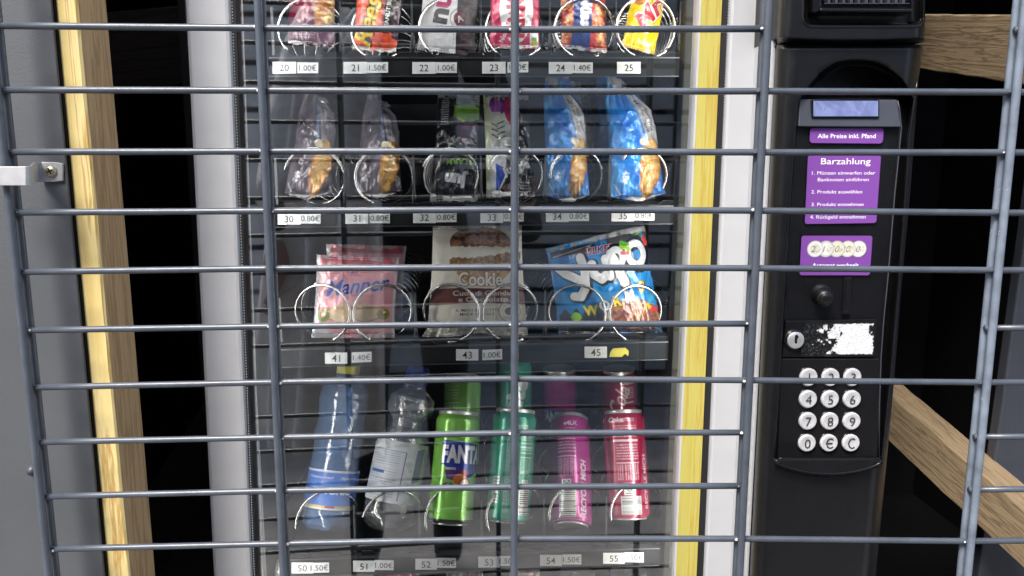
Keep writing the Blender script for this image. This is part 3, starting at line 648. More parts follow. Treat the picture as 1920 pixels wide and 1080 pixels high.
# bill acceptor head
D2 = DP-.008
ys2 = np.concatenate([np.arange(-260, -60, 12.), np.arange(-60, 80, 1.6)]); U2, Y2 = np.meshgrid(np.linspace(0, 1, 170), ys2)
XL2 = 1460-.05*Y2; XR2 = 1735.0-.02*np.abs(Y2); X2 = XL2*(1-U2)+XR2*U2
Dd = np.full(U2.shape, D2)+.026*(1-np.sqrt(np.clip(1-(np.clip(.10-U2, 0, .1)/.1)**2, 0, 1)))+.02*(1-np.sqrt(np.clip(1-(np.clip(U2-.93, 0, .07)/.07)**2, 0, 1)))
seam = 78+4*np.sin(np.pi*U2); Dd += .012*sst(-9, 0, Y2-seam)
dx_ = np.maximum(np.maximum(1522-X2, X2-1716), 0); dy_ = np.maximum(Y2-34, 0); rd = np.hypot(dx_, dy_)
Dd += .022*(1-sst(11, 15, rd))-.0012*np.exp(-((rd-15.5)/1.5)**2)
P2 = matv(X2, np.minimum(Y2, seam), Dd); g = G('M'); g.grid(P2, flip=True)
for col in (0, -1):
    a = P2[:, col]; b = a.copy(); b[:, 1] = .34; g.grid(np.stack([a, b], 1), flip=(col == -1))
a = P2[-1]; b = a.copy(); b[:, 1] = DP+.02; g.grid(np.stack([a, b]), flip=False)
g.build('bill_acceptor_head', M['black'], pc, origin=mat(1560, 60, D2))
g = G('M'); b0 = D2+.001
for P, dd, th in (([(1523, -40), (1540, -40), (1540, 24), (1523, 24)], b0+.010, .012), ([(1543, -60), (1709, -60), (1709, 4), (1543, 4)], b0+.018, .004), ([(1538, 15), (1712, 16), (1712, 23), (1538, 22)], b0-.002, .02), ([(1709, -40), (1716, -40), (1716, 40), (1709, 40)], b0+.014, .01)):
    plate(g, P, dd, th)
g.build('note_slot', M['blackg'], pc, bevel=.0012)
g = G('M'); 
for i in range(11): x = 1552+i*14; plate(g, [(x, -30), (x+5, -30), (x+5, 6), (x, 6)], b0+.012, .008)
plate(g, [(1546, 5.5), (1705, 5.5), (1705, 7), (1546, 7)], b0+.006, .002)
g.build('slot_comb', M['bezel'], pc)
# display
DQ = DP+.0085
g = G('M'); q = [(1500, 186), (1682, 187), (1690, 238), (1497, 237)]; A = quad(q, [DQ-.001, DQ-.001, DQ-.005, DQ-.005]); A = [A[3], A[2], A[1], A[0]]; g.hexa(A, [p+np.array([0, .010, 0]) for p in A]); g.build('display_bezel', M['bezel'], pc, bevel=.0008)
def flatq(name, P, D, th, m, bev=0): g = G('M'); plate(g, P, D, th); return g.build(name, m, pc, bevel=bev)
flatq('display_frame', [(1523, 186.5), (1649, 186.5), (1649, 220.5), (1523, 220.5)], DQ-.0058, .004, M['blackg'], .0005)
flatq('display_screen', [(1525.5, 189), (1646.5, 189), (1646.5, 218), (1525.5, 218)], DQ-.0063, .001, M['screen'])
g = G('M'); g.tube([mat(x, y, DQ-.0012) for x, y in ((1683, 189), (1686.5, 205), (1690, 240), (1685, 293), (1678, 360), (1666, 510), (1657, 600), (1652, 670), (1649, 760), (1648, 858))], .0007, 6); g.build('panel_edge', M['bezel'], pc)
g = G('M'); g.tube([mat(x, y, DP+.0008) for x, y in [(RXR(y)+1, y) for y in range(150, 880, 20)]], .0009, 6); g.build('recess_edge', M['blackg'], pc)
def painted_sheet(name, P, D, paint, m='sticker', rad=0, step=.42, parent=None, bend=None, letters=()):
    q = quad(P, D); W = np.linalg.norm(q[1]-q[0])*1000; H = np.linalg.norm(q[3]-q[0])*1000; cv = paint(W, H); nu, nv = int(W/step)+2, int(H/step)+2
    u, v = np.meshgrid(np.linspace(0, 1, nu), np.linspace(0, 1, nv)); Pq = ((1-u)*(1-v))[..., None]*q[0]+(u*(1-v))[..., None]*q[1]+(u*v)[..., None]*q[2]+((1-u)*v)[..., None]*q[3]
    if bend is not None: Pq = Pq+bend(u, v)
    # rounded corners: pull the corner vertices in
    if rad:
        x, y = u*W, v*H; cx = np.clip(x, rad, W-rad); cy = np.clip(y, rad, H-rad); dx, dy = x-cx, y-cy; d = np.maximum(np.abs(dx), np.abs(dy)); hyp = np.hypot(dx, dy); k = np.where(hyp > 0, d/np.maximum(hyp, 1e-9), 1)
        x2, y2 = cx+dx*k, cy+dy*k; Pq = Pq+((x2-x)/1000)[..., None]*((q[1]-q[0])/np.linalg.norm(q[1]-q[0]))+((y2-y)/1000)[..., None]*((q[3]-q[0])/np.linalg.norm(q[3]-q[0]))
    g = G('M'); g.grid(Pq, flip=True); C = cv.sample(nu, nv).reshape(-1, 3); ux = (q[1]-q[0])/np.linalg.norm(q[1]-q[0]); uz = (q[0]-q[3])/np.linalg.norm(q[0]-q[3])
    for t, x, y, h, wd, bd in letters: put_text(g, t, q[0]*(1-x)*(1-y)+q[1]*x*(1-y)+q[2]*x*y+q[3]*(1-x)*y, ux, uz, h*H/1000, 0, bold=bd, w=wd*W/1000, off=(0, -.0003, 0))
    k = g.n-len(C); C = np.vstack([C, np.ones((k, 3))*lin((245, 240, 250))]) if k else C
    return g.build(name, M[m], parent or pc, colors=C)
PUR = (122, 70, 154); DSK = DQ+.0008-.0016
def s1(W, H): return Canvas(W, H, PUR, .2)
def s2(W, H): return Canvas(W, H, PUR, .3)
def s3(W, H):
    c = Canvas(W, H, PUR, .2)
    for i, (t, a, b) in enumerate([('2', (216, 205, 160), (190, 190, 186)), ('1', (190, 190, 186), (214, 204, 160)), ('50', (214, 206, 150), None), ('20', (214, 206, 150), None), ('10', (214, 206, 150), None)]):
        x = W*(.20+.153*i); y = H*.33; r = H*.21; c.ell(x+.5, y+.7, r, r, (80, 40, 110), .6)
    for i, (t, a, b) in reversed(list(enumerate([('2', (206, 204, 196), (222, 222, 222)), ('1', (222, 222, 222), (206, 204, 196)), ('50', (208, 207, 194), None), ('20', (212, 211, 200), None), ('10', (220, 220, 214), None)]))):
        x = W*(.20+.153*i); y = H*.33; r = H*.21; c.ell(x, y, r, r, (150, 145, 120)); c.ell(x, y, r*.95, r*.95, b or a); c.ell(x, y, r*.68, r*.68, a)
        c.text(t, x-r*.25, y, r*.8, (95, 92, 70), bold=.0, shear=.25); c.ring(x, y, r*.85, r*.90, (140, 136, 110), .5)
        c.mottled((np.hypot(c.X-x-r*.3, c.Y-y) < r*.45) & (fbm(c.X, c.Y, i) > .55), [(120, 116, 90), (190, 186, 150)], 1, i)
    return c
painted_sheet('sticker', [(1519, 240), (1657, 240), (1655, 269), (1518, 268)], DSK, s1, rad=3.2, letters=[('Alle Preise inkl. Pfand', .5, .52, .30, .79, .012)])
painted_sheet('sticker', [(1515, 291), (1652, 291), (1643, 418), (1509, 420)], DSK, s2, rad=2.5, letters=[('Barzahlung', .52, .085, .092, .68, .004), ('1. Münzen einwerfen oder', .50, .255, .052, .87, 0), ('Banknoten einführen', .50, .352, .052, .70, 0), ('2. Produkt auswählen', .42, .53, .052, .70, 0), ('3. Produkt entnehmen', .44, .715, .052, .72, 0), ('4. Rückgeld entnehmen', .455, .90, .052, .77, 0)])
painted_sheet('sticker', [(1503, 442), (1636, 442), (1631, 516), (1499, 516)], DSK, s3, rad=2.5, letters=[('Automat wechselt', .5, .74, .105, .66, .015)])
# coin return knob
kc = mat(1540, 552, DQ); ke = mat(1549, 562, DQ-.018); ax = ke-kc
g = G('M'); Lk = np.linalg.norm(ax); g.lathe(kc, ax, (1, 0, 0), [(-.006, .0102), (.002, .0102), (.0025, .0088), (Lk*.55, .0085), (Lk*.8, .0080), (Lk*.86, .0072), (Lk*.87, .0060), (Lk, .0058), (Lk*1.04, .0050), (Lk*1.05, .0001)], 28); g.build('return_knob', M['black'], pc)
g = G('M'); plate(g, [(1584, 520), (1598, 520), (1594, 590), (1580, 590)], DSK-.0003, .002, 0); g.build('coin_slot_plate', M['blackm'], pc, bevel=.0006)
g = G('M'); plate(g, [(1587, 524), (1591, 524), (1588, 585), (1584, 585)], DSK-.0012, .0012, 0); plate(g, [(1581, 583), (1593, 583), (1593, 589), (1579, 588)], DSK-.004, .003, 0); g.build('coin_slot', M['blackg'], pc, bevel=.0003)
# lock plate with torn white sticker
LP = [(1474, 602), (1643, 599), (1640, 669), (1467, 669)]
flatq('lock_plate', LP, DSK-.0016, .003, M['black'], .0006)
def torn(W, H):
    c = Canvas(W, H, (14, 14, 15), .2); n = fbm(c.X/5.5, c.Y/4.5, 4, 5); n2 = fbm(c.X/1.2, c.Y/1.2, 12, 3); x = c.X/W; y = c.Y/H
    m = (n+.12*(n2-.5)+1.1*np.clip(x-.36, -.25, .35)-.35*np.clip(.1-np.minimum(y, 1-y), 0, .1)*4 > .50) & (x > .10) & (x < .985-.04*fbm(c.Y/2, c.X*0, 3)) & (y > .05+.05*n2) & (y < .95-.04*n2)
    m &= ~((x > .90) & (x < .99) & (y > .12) & (y < .42) & (n2 > .35))
    c.fill(m, (226, 227, 228)); c.fill(m & (n2 < .30) & (x < .5), (120, 120, 122)); c.fill(m & (fbm(c.X/.7, c.Y/.7, 5) < .36), (196, 198, 200))
    m3 = (~m) & (n2 > .62) & (x < .62); c.fill(m3, (58, 58, 60)); return c
painted_sheet('torn_sticker', [(1508, 604), (1643, 601), (1640, 668), (1500, 668)], DSK-.0022, torn, step=.35, bend=lambda u, v: np.stack([0*u, -.0006*fbm(u*40, v*22, 3), 0*u], -1))
kc = mat(1488, 636, DSK-.0016); g = G('M'); g.lathe(kc, (0, -1, 0), (1, 0, 0), [(0, .0108), (.002, .0106), (.003, .0096), (.003, .0088), (.0045, .0086)], 32); g.build('lock_ring', M['blackg'], pc)
g = G('M'); g.lathe(kc, (0, -1, 0), (1, 0, 0), [(.003, .0086), (.0052, .0085), (.0058, .0078), (.0058, .0001)], 32, 0); c = kc+np.array([0, -.0060, 0])
g.prism([c+np.array(p) for p in ((-.0011, 0, -.003), (.0011, 0, -.003), (.0009, 0, .001), (.0022, 0, .0035), (.0006, 0, .0062), (-.0014, 0, .0050), (-.0016, 0, .001))], (0, .0004, 0), 1); g.build('lock_cylinder', [M['alu'], M['blackm']], pc)
flatq('keypad_plate', [(1463, 672.5), (1650, 672.5), (1645, 858), (1459, 859)], DQ-.0022, .004, M['blackm'], .0012)
KEYS = [(['1', '2', '3'], 706, 1514), (['4', '5', '6'], 747, 1513), (['7', '8', '9'], 788, 1512.5), (['0', 'E', 'C'], 829, 1511)]
for row, y, x0 in KEYS:
    for i, ch in enumerate(row):
        x = x0+i*41; c = mat(x, y, DQ-.0022); r = .0091*(1-.00008*(y-706)); g = G('M')
        g.lathe(c, (0, -1, 0), (1, 0, 0), [(0, r), (.0028, r), (.0038, r*.94), (.0040, r*.86), (.0034, r*.6), (.0032, r*.3), (.0031, .0001)], 32, 0)
        if ch == 'E':                          # rounded E
            t = np.linspace(.25*math.pi, 1.75*math.pi, 22); h = .0050; g.tube([c+np.array([h*.75*math.cos(a)+.001, -.0037, h*math.sin(a)]) for a in t], .00062, 6, 1); g.tube([c+np.array([-.0035, -.0037, 0]), c+np.array([.003, -.0037, 0])], .00062, 6, 1)
        elif ch == 'C': t = np.linspace(.28*math.pi, 1.72*math.pi, 22); h = .0050; g.tube([c+np.array([h*.75*math.cos(a)+.001, -.0037, h*math.sin(a)]) for a in t], .00062, 6, 1)
        else: put_text(g, ch, c, (1, 0, 0), (0, 0, 1), .0100, 1, bold=-.006, off=(0, -.0043, 0))
        g.build('key', [M['key'], M['ink']], pc)
        g = G('M'); g.lathe(c, (0, -1, 0), (1, 0, 0), [(.0002, r*1.14), (.0010, r*1.12), (.0010, r*1.01)], 32); g.build('key_collar', M['blackg'], pc)
# glossy lip under the keypad
g = G('M'); T = [mat(x, 859.5, DQ-.004) for x in np.linspace(1459, 1652, 24)]; g.tube(T, .0010, 6); lipx = np.linspace(0, 1, 30)
g.tube([mat(1454+u*200, 863+25*math.sin(math.pi*u)**.6, DP-.010) for u in lipx], .0011, 6); g.build('lip_edge', M['blackg'], pc)

# ================================================================== GOODS
def p_berry(W, H):
    c = Canvas(W, H, (92, 26, 58)); c.poly([(W*.55, 0), (W, 0), (W, H*.7), (W*.6, H*.8)], (170, 110, 30)); c.mottled((c.X > W*.58) & (c.Y < H*.7), [(200, 140, 30), (130, 50, 20), (220, 190, 80)], 6, 3)
    c.ell(W*.3, H*.55, W*.26, H*.16, (120, 20, 45)); c.lines(W*.1, H*.80, W*.6, H*.92, 4, (190, 170, 180)); c.rect(0, H*.94, W, H, (60, 18, 40)); return c
def p_reeses(W, H):
    c = Canvas(W, H, (240, 92, 58)); c.rect(W*.80, 0, W, H*.78, (40, 26, 30)); c.poly([(W*.80, H*.5), (W, H*.5), (W, H*.86), (W*.86, H*.84)], (60, 30, 50))
    for k in range(40): c.poly([(W*.60, k*3.2), (W*.635, k*3.2+1.6), (W*.60, k*3.2+3.2)], (30, 20, 22))
    c.rect(W*.63, 0, W*.80, H*.80, (40, 26, 30)); c.text('PEANUT BUTTER CUPS', W*.715, H*.40, W*.09, (235, 235, 225), rot=-math.pi/2, bold=.02, w=H*.72)
    for off, col in ((.085, (60, 28, 14)), (.02, (240, 205, 40))): c.text("Reese's", W*.33, H*.52, W*.40, col, rot=-1.38, bold=off, shear=.35, w=H*.86)
    c.lines(W*.55, H*.82, W*.68, H*.95, 3, (200, 60, 50)); return c
def p_nutbe(W, H):
    c = Canvas(W, H, (226, 226, 228)); c.poly([(W*.62, 0), (W, 0), (W, H), (W*.66, H)], (38, 26, 34)); c.mottled((c.X > W*.72) & (c.Y > H*.25), [(30, 20, 26), (70, 46, 50), (24, 18, 22)], 5, 2)
    c.text('nut', W*.33, H*.44, W*.34, (30, 26, 32), rot=-1.45, bold=.05, w=H*.5); c.fill((c.Y < H*.52) & (c.X < W*.6) & (np.abs(c.img-lin((30, 26, 32))).sum(-1) < .02), (176, 34, 100))
    c.text('be', W*.60, H*.24, W*.2, (50, 30, 36), rot=-1.4, shear=.3, w=H*.11); c.ell(W*.70, H*.62, W*.11, W*.12, (90, 20, 40)); c.text('A', W*.70, H*.62, W*.11, (235, 235, 235), rot=-.5)
    c.ring(W*.70, H*.62, W*.16, W*.18, (70, 60, 64), .7); c.lines(W*.60, H*.72, W*.63, H*.9, 1, (60, 50, 56), horiz=False); return c
def p_pinkbar(W, H):
    c = Canvas(W, H, (214, 34, 92)); c.rect(0, 0, W, H*.05, (170, 30, 70)); c.ell(W*.52, H*.52, W*.34, H*.42, (240, 238, 240)); c.text('KitKat', W*.50, H*.52, W*.36, (205, 24, 60), rot=-math.pi/2+.02, bold=.05, w=H*.72)
    c.text('Nestlé', W*.28, H*.83, W*.10, (245, 235, 240), rot=-1.2, bold=.02); c.rect(W*.80, H*.80, W*.97, H*.97, (240, 240, 240)); c.rect(W*.83, H*.86, W*.94, H*.96, (220, 200, 60)); c.rect(W*.83, H*.86, W*.94, H*.90, (110, 180, 80))
    c.poly([(W*.62, H*.25), (W*.95, H*.30), (W*.95, H*.42), (W*.70, H*.38)], (150, 90, 70)); c.rect(0, H*.97, W, H, (160, 26, 70)); return c
def p_nuss(W, H):
    c = Canvas(W, H, (196, 50, 44)); 
    for i, (x, y) in enumerate(((.16, .25), (.13, .48), (.2, .68), (.84, .30), (.88, .52), (.82, .70), (.9, .85), (.08, .85))): c.mottled(((c.X-W*x)/(W*.15))**2+((c.Y-H*y)/(H*.09))**2 < 1, [(150, 60, 24), (226, 120, 50), (246, 190, 120)], 2.4, i)
    c.poly([(W*.28, 0), (W*.70, 0), (W*.66, H*.72), (W*.60, H), (W*.18, H), (W*.26, H*.7)], (32, 58, 130)); c.text('Erd Nüss', W*.56, H*.40, W*.24, (240, 240, 244), rot=math.pi/2+.03, bold=.05, w=H*.68); c.text('Paprika', W*.35, H*.22, W*.10, (240, 240, 244), rot=math.pi/2, w=H*.22, bold=.01); return c
def p_yellow(W, H):
    c = Canvas(W, H, (246, 206, 12)); c.ell(W*.25, H*.42, W*.16, H*.07, (180, 90, 30)); c.mottled(((c.X-W*.25)/(W*.13))**2+((c.Y-H*.42)/(H*.05))**2 < 1, [(150, 60, 20), (220, 150, 60)], 2, 2)
    for off, col in ((.13, (90, 30, 20)), (.10, (250, 246, 230)), (.05, (184, 24, 46))): c.text('Mr.', W*.58, H*.56, W*.50, col, rot=-1.0, bold=off*.75, shear=.3, w=H*.44)
    c.text('hosta', W*.62, H*.90, W*.13, (252, 248, 220), rot=.12, bold=.02); c.rect(0, H*.97, W, H, (226, 176, 16)); return c
def p_crois(dark):
    def f(W, H):
        base = (66, 44, 66) if dark else (34, 120, 214); c = Canvas(W, H, base); n = fbm(c.X/9, c.Y/14, 3 if dark else 6)
        if dark: c.mottled((c.X > -1), [(50, 38, 48), (88, 76, 86), (130, 120, 130)], 16, 4)
        else: c.mottled((c.X > -1), [(30, 110, 212), (50, 144, 232), (84, 170, 242)], 18, 4)
        c.poly([(W*.50, 0), (W*.80, -2), (W*1.0, H*.26), (W*.98, H*.48), (W*.74, H*.50), (W*.62, H*.26)], (200, 200, 204) if not dark else (178, 172, 182)); c.poly([(W*.84, -2), (W, -2), (W, H*.3), (W*.97, H*.3)], (34, 30, 80))
        c.text('gefüllt mit', W*.82, H*.24, W*.075, (50, 48, 60), rot=1.35, bold=.0, w=H*.27); c.text('Milch-Creme', W*.72, H*.25, W*.085, (50, 48, 60), rot=1.35, bold=.005, w=H*.30)
        c.poly([(W*.50, H*.1), (W*.56, H*.08), (W*.66, H*.46), (W*.60, H*.50)], (150, 176, 214), .6)
        c.croissant(W*.72, H*.73, W*.46, H*.54, .10, 5, 5); c.ell(W*.66, H*.49, W*.10, H*.035, (236, 226, 200)); c.text('48g', W*.26, H*.79, W*.12, (240, 240, 245), rot=1.7, bold=.01); c.line(W*.05, H*.84, W*.16, H*.93, 1.6, (225, 235, 250), .8); c.line(W*.10, H*.93, W*.22, H*.93, 1.6, (225, 235, 250), .8); return c
    return f
def p_jungle(W, H):
    c = Canvas(W, H, (24, 28, 36)); c.rect(W*.44, 0, W, H*.12, (200, 204, 210)); c.lines(W*.46, .5, W*.95, H*.12, 5, (110, 112, 140)); c.text('202', W*.70, H*.10, W*.09, (40, 70, 150)); c.ell(W*.70, H*.20, W*.30, H*.095, (150, 205, 50)); c.rect(W*.40, H*.13, W, H*.25, (150, 205, 50)); c.lines(W*.48, H*.16, W*.94, H*.25, 4, (80, 130, 30)); c.poly([(W*.45, H*.26), (W*.58, H*.30), (W*.70, H*.28), (W*.95, H*.29), (W*.8, H*.44), (W*.62, H*.5)], (112, 60, 92))
    c.lines(W*.10, H*.05, W*.28, H*.32, 12, (210, 212, 216), seed=4); c.text('ALARM', W*.60, H*.66, W*.14, (120, 170, 60), rot=math.pi, bold=.01); c.text('Jun', W*.52, H*.82, W*.26, (232, 232, 236), rot=math.pi+.12, bold=.06); c.ring(W*.42, H*.55, W*.09, W*.11, (150, 155, 160), .7); c.mottled((c.Y > H*.3) & (c.Y < H*.55) & (c.X > W*.5) & (fbm(c.X/5, c.Y/5, 8) > .56), [(90, 70, 100), (40, 60, 80)], 4); return c
def p_colour(W, H):
    c = Canvas(W, H, (30, 30, 38)); c.rect(0, 0, W*.6, H*.62, (228, 226, 224)); c.poly([(0, 0), (W*.10, 0), (W*.16, H), (0, H)], (222, 226, 190)); c.ell(W*.30, H*.15, W*.18, H*.10, (150, 60, 170)); c.ell(W*.55, H*.18, W*.12, H*.14, (190, 50, 110)); c.ell(W*.62, H*.30, W*.10, H*.08, (206, 60, 60)); c.rect(W*.12, H*.22, W*.36, H*.36, (232, 226, 214), .9)
    for k in range(7): c.line(W*.27, H*(.34+.025*k), W*(.15 if k % 2 else .42), H*(.31+.025*k), 1.8, (60, 120, 60))
    c.poly([(W*.1, H*.60), (W*.55, H*.50), (W*.62, H*.7), (W*.2, H*.98), (W*.08, H*.9)], (224, 228, 236)); c.poly([(W*.20, H*.70), (W*.45, H*.76), (W*.20, H*.98)], (38, 84, 200)); c.poly([(W*.45, H*.55), (W, H*.5), (W, H), (W*.35, H)], (26, 26, 34)); c.text('Jungle', W*.62, H*.74, W*.16, (222, 226, 234), rot=-.35, bold=.05, w=W*.62); c.lines(W*.55, H*.86, W*.9, H*.97, 4, (170, 172, 182), seed=7); return c
def p_wafer(W, H):
    c = Canvas(W, H, (228, 160, 168)); c.mottled(c.X > -1, [(222, 150, 160), (234, 172, 178)], 30, 3); c.rect(0, 0, W, H*.10, (196, 96, 110)); c.rect(0, 0, W*.045, H, (214, 206, 210)); c.rect(W*.965, 0, W, H, (214, 206, 210)); c.rect(0, H*.88, W*.2, H, (180, 200, 210), .7)
    c.poly([(W*.40, H*.24), (W*.46, H*.16), (W*.48, H*.21), (W*.50, H*.10), (W*.52, H*.21), (W*.58, H*.24)], (170, 110, 140))
    for off, col in ((.05, (200, 190, 225)), (.012, (40, 60, 160))): c.text('Manner', W*.52, H*.35, H*.19, col, rot=-.13, bold=off, shear=.4, w=W*.80)
    c.text('WIEN', W*.52, H*.475, H*.035, (120, 60, 80), space=1.3)
    for (x, y, s) in ((.36, .68, 1), (.64, .66, 1.1)):
        for k in range(4):
            yy = H*(y+.035*k-.02); c.poly([(W*(x-.19*s), yy), (W*x, yy-H*.07), (W*(x+.19*s), yy), (W*x, yy+H*.07)], (150, 96, 70)); c.poly([(W*(x-.19*s), yy-H*.012), (W*x, yy-H*.082), (W*(x+.19*s), yy-H*.012), (W*x, yy+H*.058)], (224, 196, 160))
        yy = H*(y-.03)
        for j in range(6): c.line(W*(x-.17*s+.03*j), yy+H*.0+H*.012*j, W*(x+.03*j), yy-H*.065+H*.012*j, .5, (170, 130, 95), .8)
    for x, y in ((.86, .70), (.12, .73)): c.ell(W*x, H*y, W*.08, H*.075, (110, 150, 60)); c.ell(W*x, H*(y-.01), W*.045, H*.04, (150, 60, 50)); c.ell(W*(x+.01), H*(y-.02), W*.02, H*.018, (225, 190, 160))
    c.text('Neapolitaner', W*.56, H*.94, H*.045, (110, 40, 60), rot=-.03, shear=.35, w=W*.52); return c
def p_cookie(W, H):
    c = Canvas(W, H, (240, 234, 220)); BR = (104, 50, 40)
    m = (((c.X-W*.53)/(W*.34))**2+((c.Y-H*.16)/(H*.145))**2 < 1) & (c.Y < H*(.185+.03*fbm(c.X/5, c.Y*0, 3))); c.mottled(m, [(74, 44, 28), (140, 92, 62), (176, 128, 90), (112, 70, 46)], 4.5, 2)
    m = (c.X > W*.19) & (c.X < W*.98) & (c.Y > H*(.30-.10*np.clip((c.X/W-.5), 0, 1)*1.4+.035*(fbm(c.X/4, c.Y*0, 8)-.5))) & (c.Y < H*.56-.12*H*((c.X/W-.56)/.42)**2*2.2); c.mottled(m, [(178, 130, 78), (222, 184, 130), (148, 96, 54), (232, 200, 152)], 4, 7)
    c.mottled(m & (c.Y < H*.345), [(98, 60, 36), (190, 150, 100)], 3, 17)
    c.poly([(W*.02, H*.575), (W*.35, H*.565), (W, H*.585), (W, H*.72), (W*.5, H*.70), (0, H*.72)], BR)
    for off, col in ((.11, (120, 70, 40)), (.07, (248, 244, 234))): c.text('Cookie', W*.53, H*.485, H*.12, col, bold=off-.045, w=W*.47)
    wh = (240, 232, 222); c.text('Cuor di Gianduia', W*.58, H*.612, H*.045, wh, bold=.01, w=W*.68); c.text('e Cioccolato', W*.56, H*.668, H*.043, wh, bold=.01, w=W*.52)
    dk = (70, 60, 56); c.text('IL MAXI BISCOTTO', W*.50, H*.765, H*.026, dk, w=W*.44); c.text('MADE IN ITALY', W*.50, H*.80, H*.026, dk, w=W*.36); c.ring(W*.83, H*.78, W*.105, W*.115, (150, 146, 138)); c.ell(W*.83, H*.78, W*.05, H*.035, (90, 86, 82)); c.ring(W*.83, H*.78, W*.07, W*.075, (150, 146, 138), .8)
    c.text('Sapori', W*.58, H*.885, H*.05, (70, 60, 56), shear=.4, w=W*.30); c.text('50g', W*.84, H*.94, H*.045, (150, 140, 122)); return c
def p_worms(W, H):
    c = Canvas(W, H, (28, 136, 214)); c.mottled(c.X > -1, [(22, 120, 204), (40, 150, 226), (30, 136, 214)], 22, 3)
    wn = (60, 52, 50); c.mottled((c.Y > H*(.74+.03*np.sin(c.X/2.3))) & (c.X > W*.02) & (c.X < W*.50), [(30, 34, 40), (60, 50, 46), (40, 60, 90)], 7, 3)
    c.mottled((((c.X-W*.75)/(W*.27))**2+((c.Y-H*.80)/(H*.16))**2 < 1), [(110, 50, 44), (180, 110, 40), (70, 40, 60), (150, 70, 30)], 5, 6); c.mottled((c.Y < H*.18) & (c.X > W*.60) & (c.Y < H*.2-.1*H*(c.X/W-.6)), [(46, 44, 46), (90, 86, 88)], 9, 3)
    c.rect(0, H*.90, W, H*.955, (60, 62, 70), .8); c.rect(W*.03, H*.06, W*.48, H*.135, (58, 48, 44)); c.line(W*.05, H*.12, W*.45, H*.07, 1.0, (200, 200, 205), .8); c.text('JUICY', W*.26, H*.15, H*.035, (225, 230, 236), rot=-.02, bold=.02)
    for off, col in ((.07, (225, 225, 232)), (.03, (160, 22, 60))): c.text('ÜLKER', W*.52, H*.135, H*.07, col, rot=.02, bold=off, shear=.15, w=W*.30)
    def ch(t, x, y, h, wd, rot, sh=0):
        for off, col in ((.16, (22, 30, 50)), (.09, (238, 238, 242))): c.text(t, x+(h*.04 if off > .15 else 0), y+(h*.05 if off > .15 else 0), h, col, rot=rot, bold=off, w=wd, shear=sh)
    Lb = dict(y=[[(.08, .25), (.14, .33), (.27, .42)], [(.31, .18), (.33, .34), (.31, .50), (.25, .59), (.19, .58)]], u=[[(.41, .27), (.42, .38), (.48, .43), (.55, .39)], [(.55, .24), (.57, .41)]], p=[[(.61, .20), (.66, .33), (.70, .49)]], o=[])
    rings = [(.665, .245, .062), (.865, .235, .078)]
    for pad, col, ox in ((.062, (20, 26, 44), .012), (.045, (20, 26, 44), 0), (.030, (240, 240, 244), 0)):
        for L_ in Lb.values():
            for st_ in L_:
                for (x0, y0), (x1, y1) in zip(st_[:-1], st_[1:]): c.line(W*(x0+ox), H*(y0+ox*.8), W*(x1+ox), H*(y1+ox*.8), W*(.045+pad)*1.15, col)
        for x, y, r in rings: d = np.hypot((c.X-W*(x+ox))*1.0, (c.Y-H*(y+ox*.8))*.86); c.fill((d < W*(r+pad)) & (d > W*max(r-.010-pad*.5, .012)), col)
    for t, x, y, col, rr in (('W', .33, .73, (236, 214, 20), -.05), ('O', .47, .69, (240, 240, 244), 0), ('R', .60, .65, (236, 204, 40), -.1), ('M', .73, .61, (240, 240, 244), -.1), ('S', .87, .53, (216, 180, 40), .15)):
        c.text(t, W*x+.4, H*y+.5, H*.095, (30, 60, 60), rot=rr, bold=.10); c.text(t, W*x, H*y, H*.095, col, rot=rr, bold=.05)
    def worm(pts, cols):
        n = len(pts)
        for i in range(n-1): c.line(*[pts[i][0]*W, pts[i][1]*H, pts[i+1][0]*W, pts[i+1][1]*H], H*.034, cols[min(i*len(cols)//(n-1), len(cols)-1)])
    worm([(.80, .14), (.74, .11), (.73, .15), (.80, .18), (.79, .22), (.73, .21)], [(110, 210, 60), (170, 220, 60), (230, 70, 80)]); worm([(.88, .05), (.94, .05), (.97, .10), (.985, .16)], [(150, 220, 50), (60, 180, 200), (230, 60, 70)]); worm([(.98, .60), (.90, .70), (.93, .745), (1.0, .73)], [(60, 180, 220), (230, 200, 40), (220, 50, 70)]); worm([(.17, .79), (.19, .87)], [(150, 220, 50)]); c.ell(W*.18, H*.80, W*.05, H*.05, (160, 226, 60))
    return c
def p_plain(cols, seed=0, stripe=False):
    def f(W, H):
        c = Canvas(W, H, cols[0], .5); c.mottled(c.X > -1, cols, 14, seed)
        if stripe:
            for k in range(int(W/4)): c.rect(k*4, 0, k*4+2.2, H, cols[k % len(cols)])
        c.lines(W*.2, H*.05, W*.8, H*.15, 3, (220, 220, 225), seed=seed); return c
    return f
B = .318
# top row
pack('snack_bar', 'dim purple and amber bar pack in the first coil from the left, above number 20', 'snack bar', [(538, -62), (632, -62), (626, 90), (540, 82)], B, B+.02, .02, p_berry, 'foil', seed=1)
pack('snack_bar', 'orange red peanut butter cup pack with slanting yellow script above number 21', 'snack bar', [(672, -62), (768, -62), (742, 99), (661, 93)], B, B+.02, .016, p_reeses, 'foil', seed=2, wr=.0008)
pack('snack_bar', 'white and dark brown nut bar pack above number 22', 'snack bar', [(797, -62), (902, -62), (890, 105), (782, 92)], B, B+.02, .016, p_nutbe, 'mattfoil', seed=3, wr=.0008)
pack('chocolate_bar', 'bright pink chocolate bar pack with white oval above number 23', 'chocolate bar', [(919, -62), (1013, -62), (1012, 93), (918, 88)], B, B+.015, .016, p_pinkbar, 'foil', seed=4, wr=.0008)
pack('peanut_bag', 'red peanut bag with blue centre stripe above number 24', 'snack bag', [(1048, -62), (1136, -62), (1138, 99), (1052, 90)], B, B+.02, .018, p_nuss, 'foil', seed=5, wr=.0008)
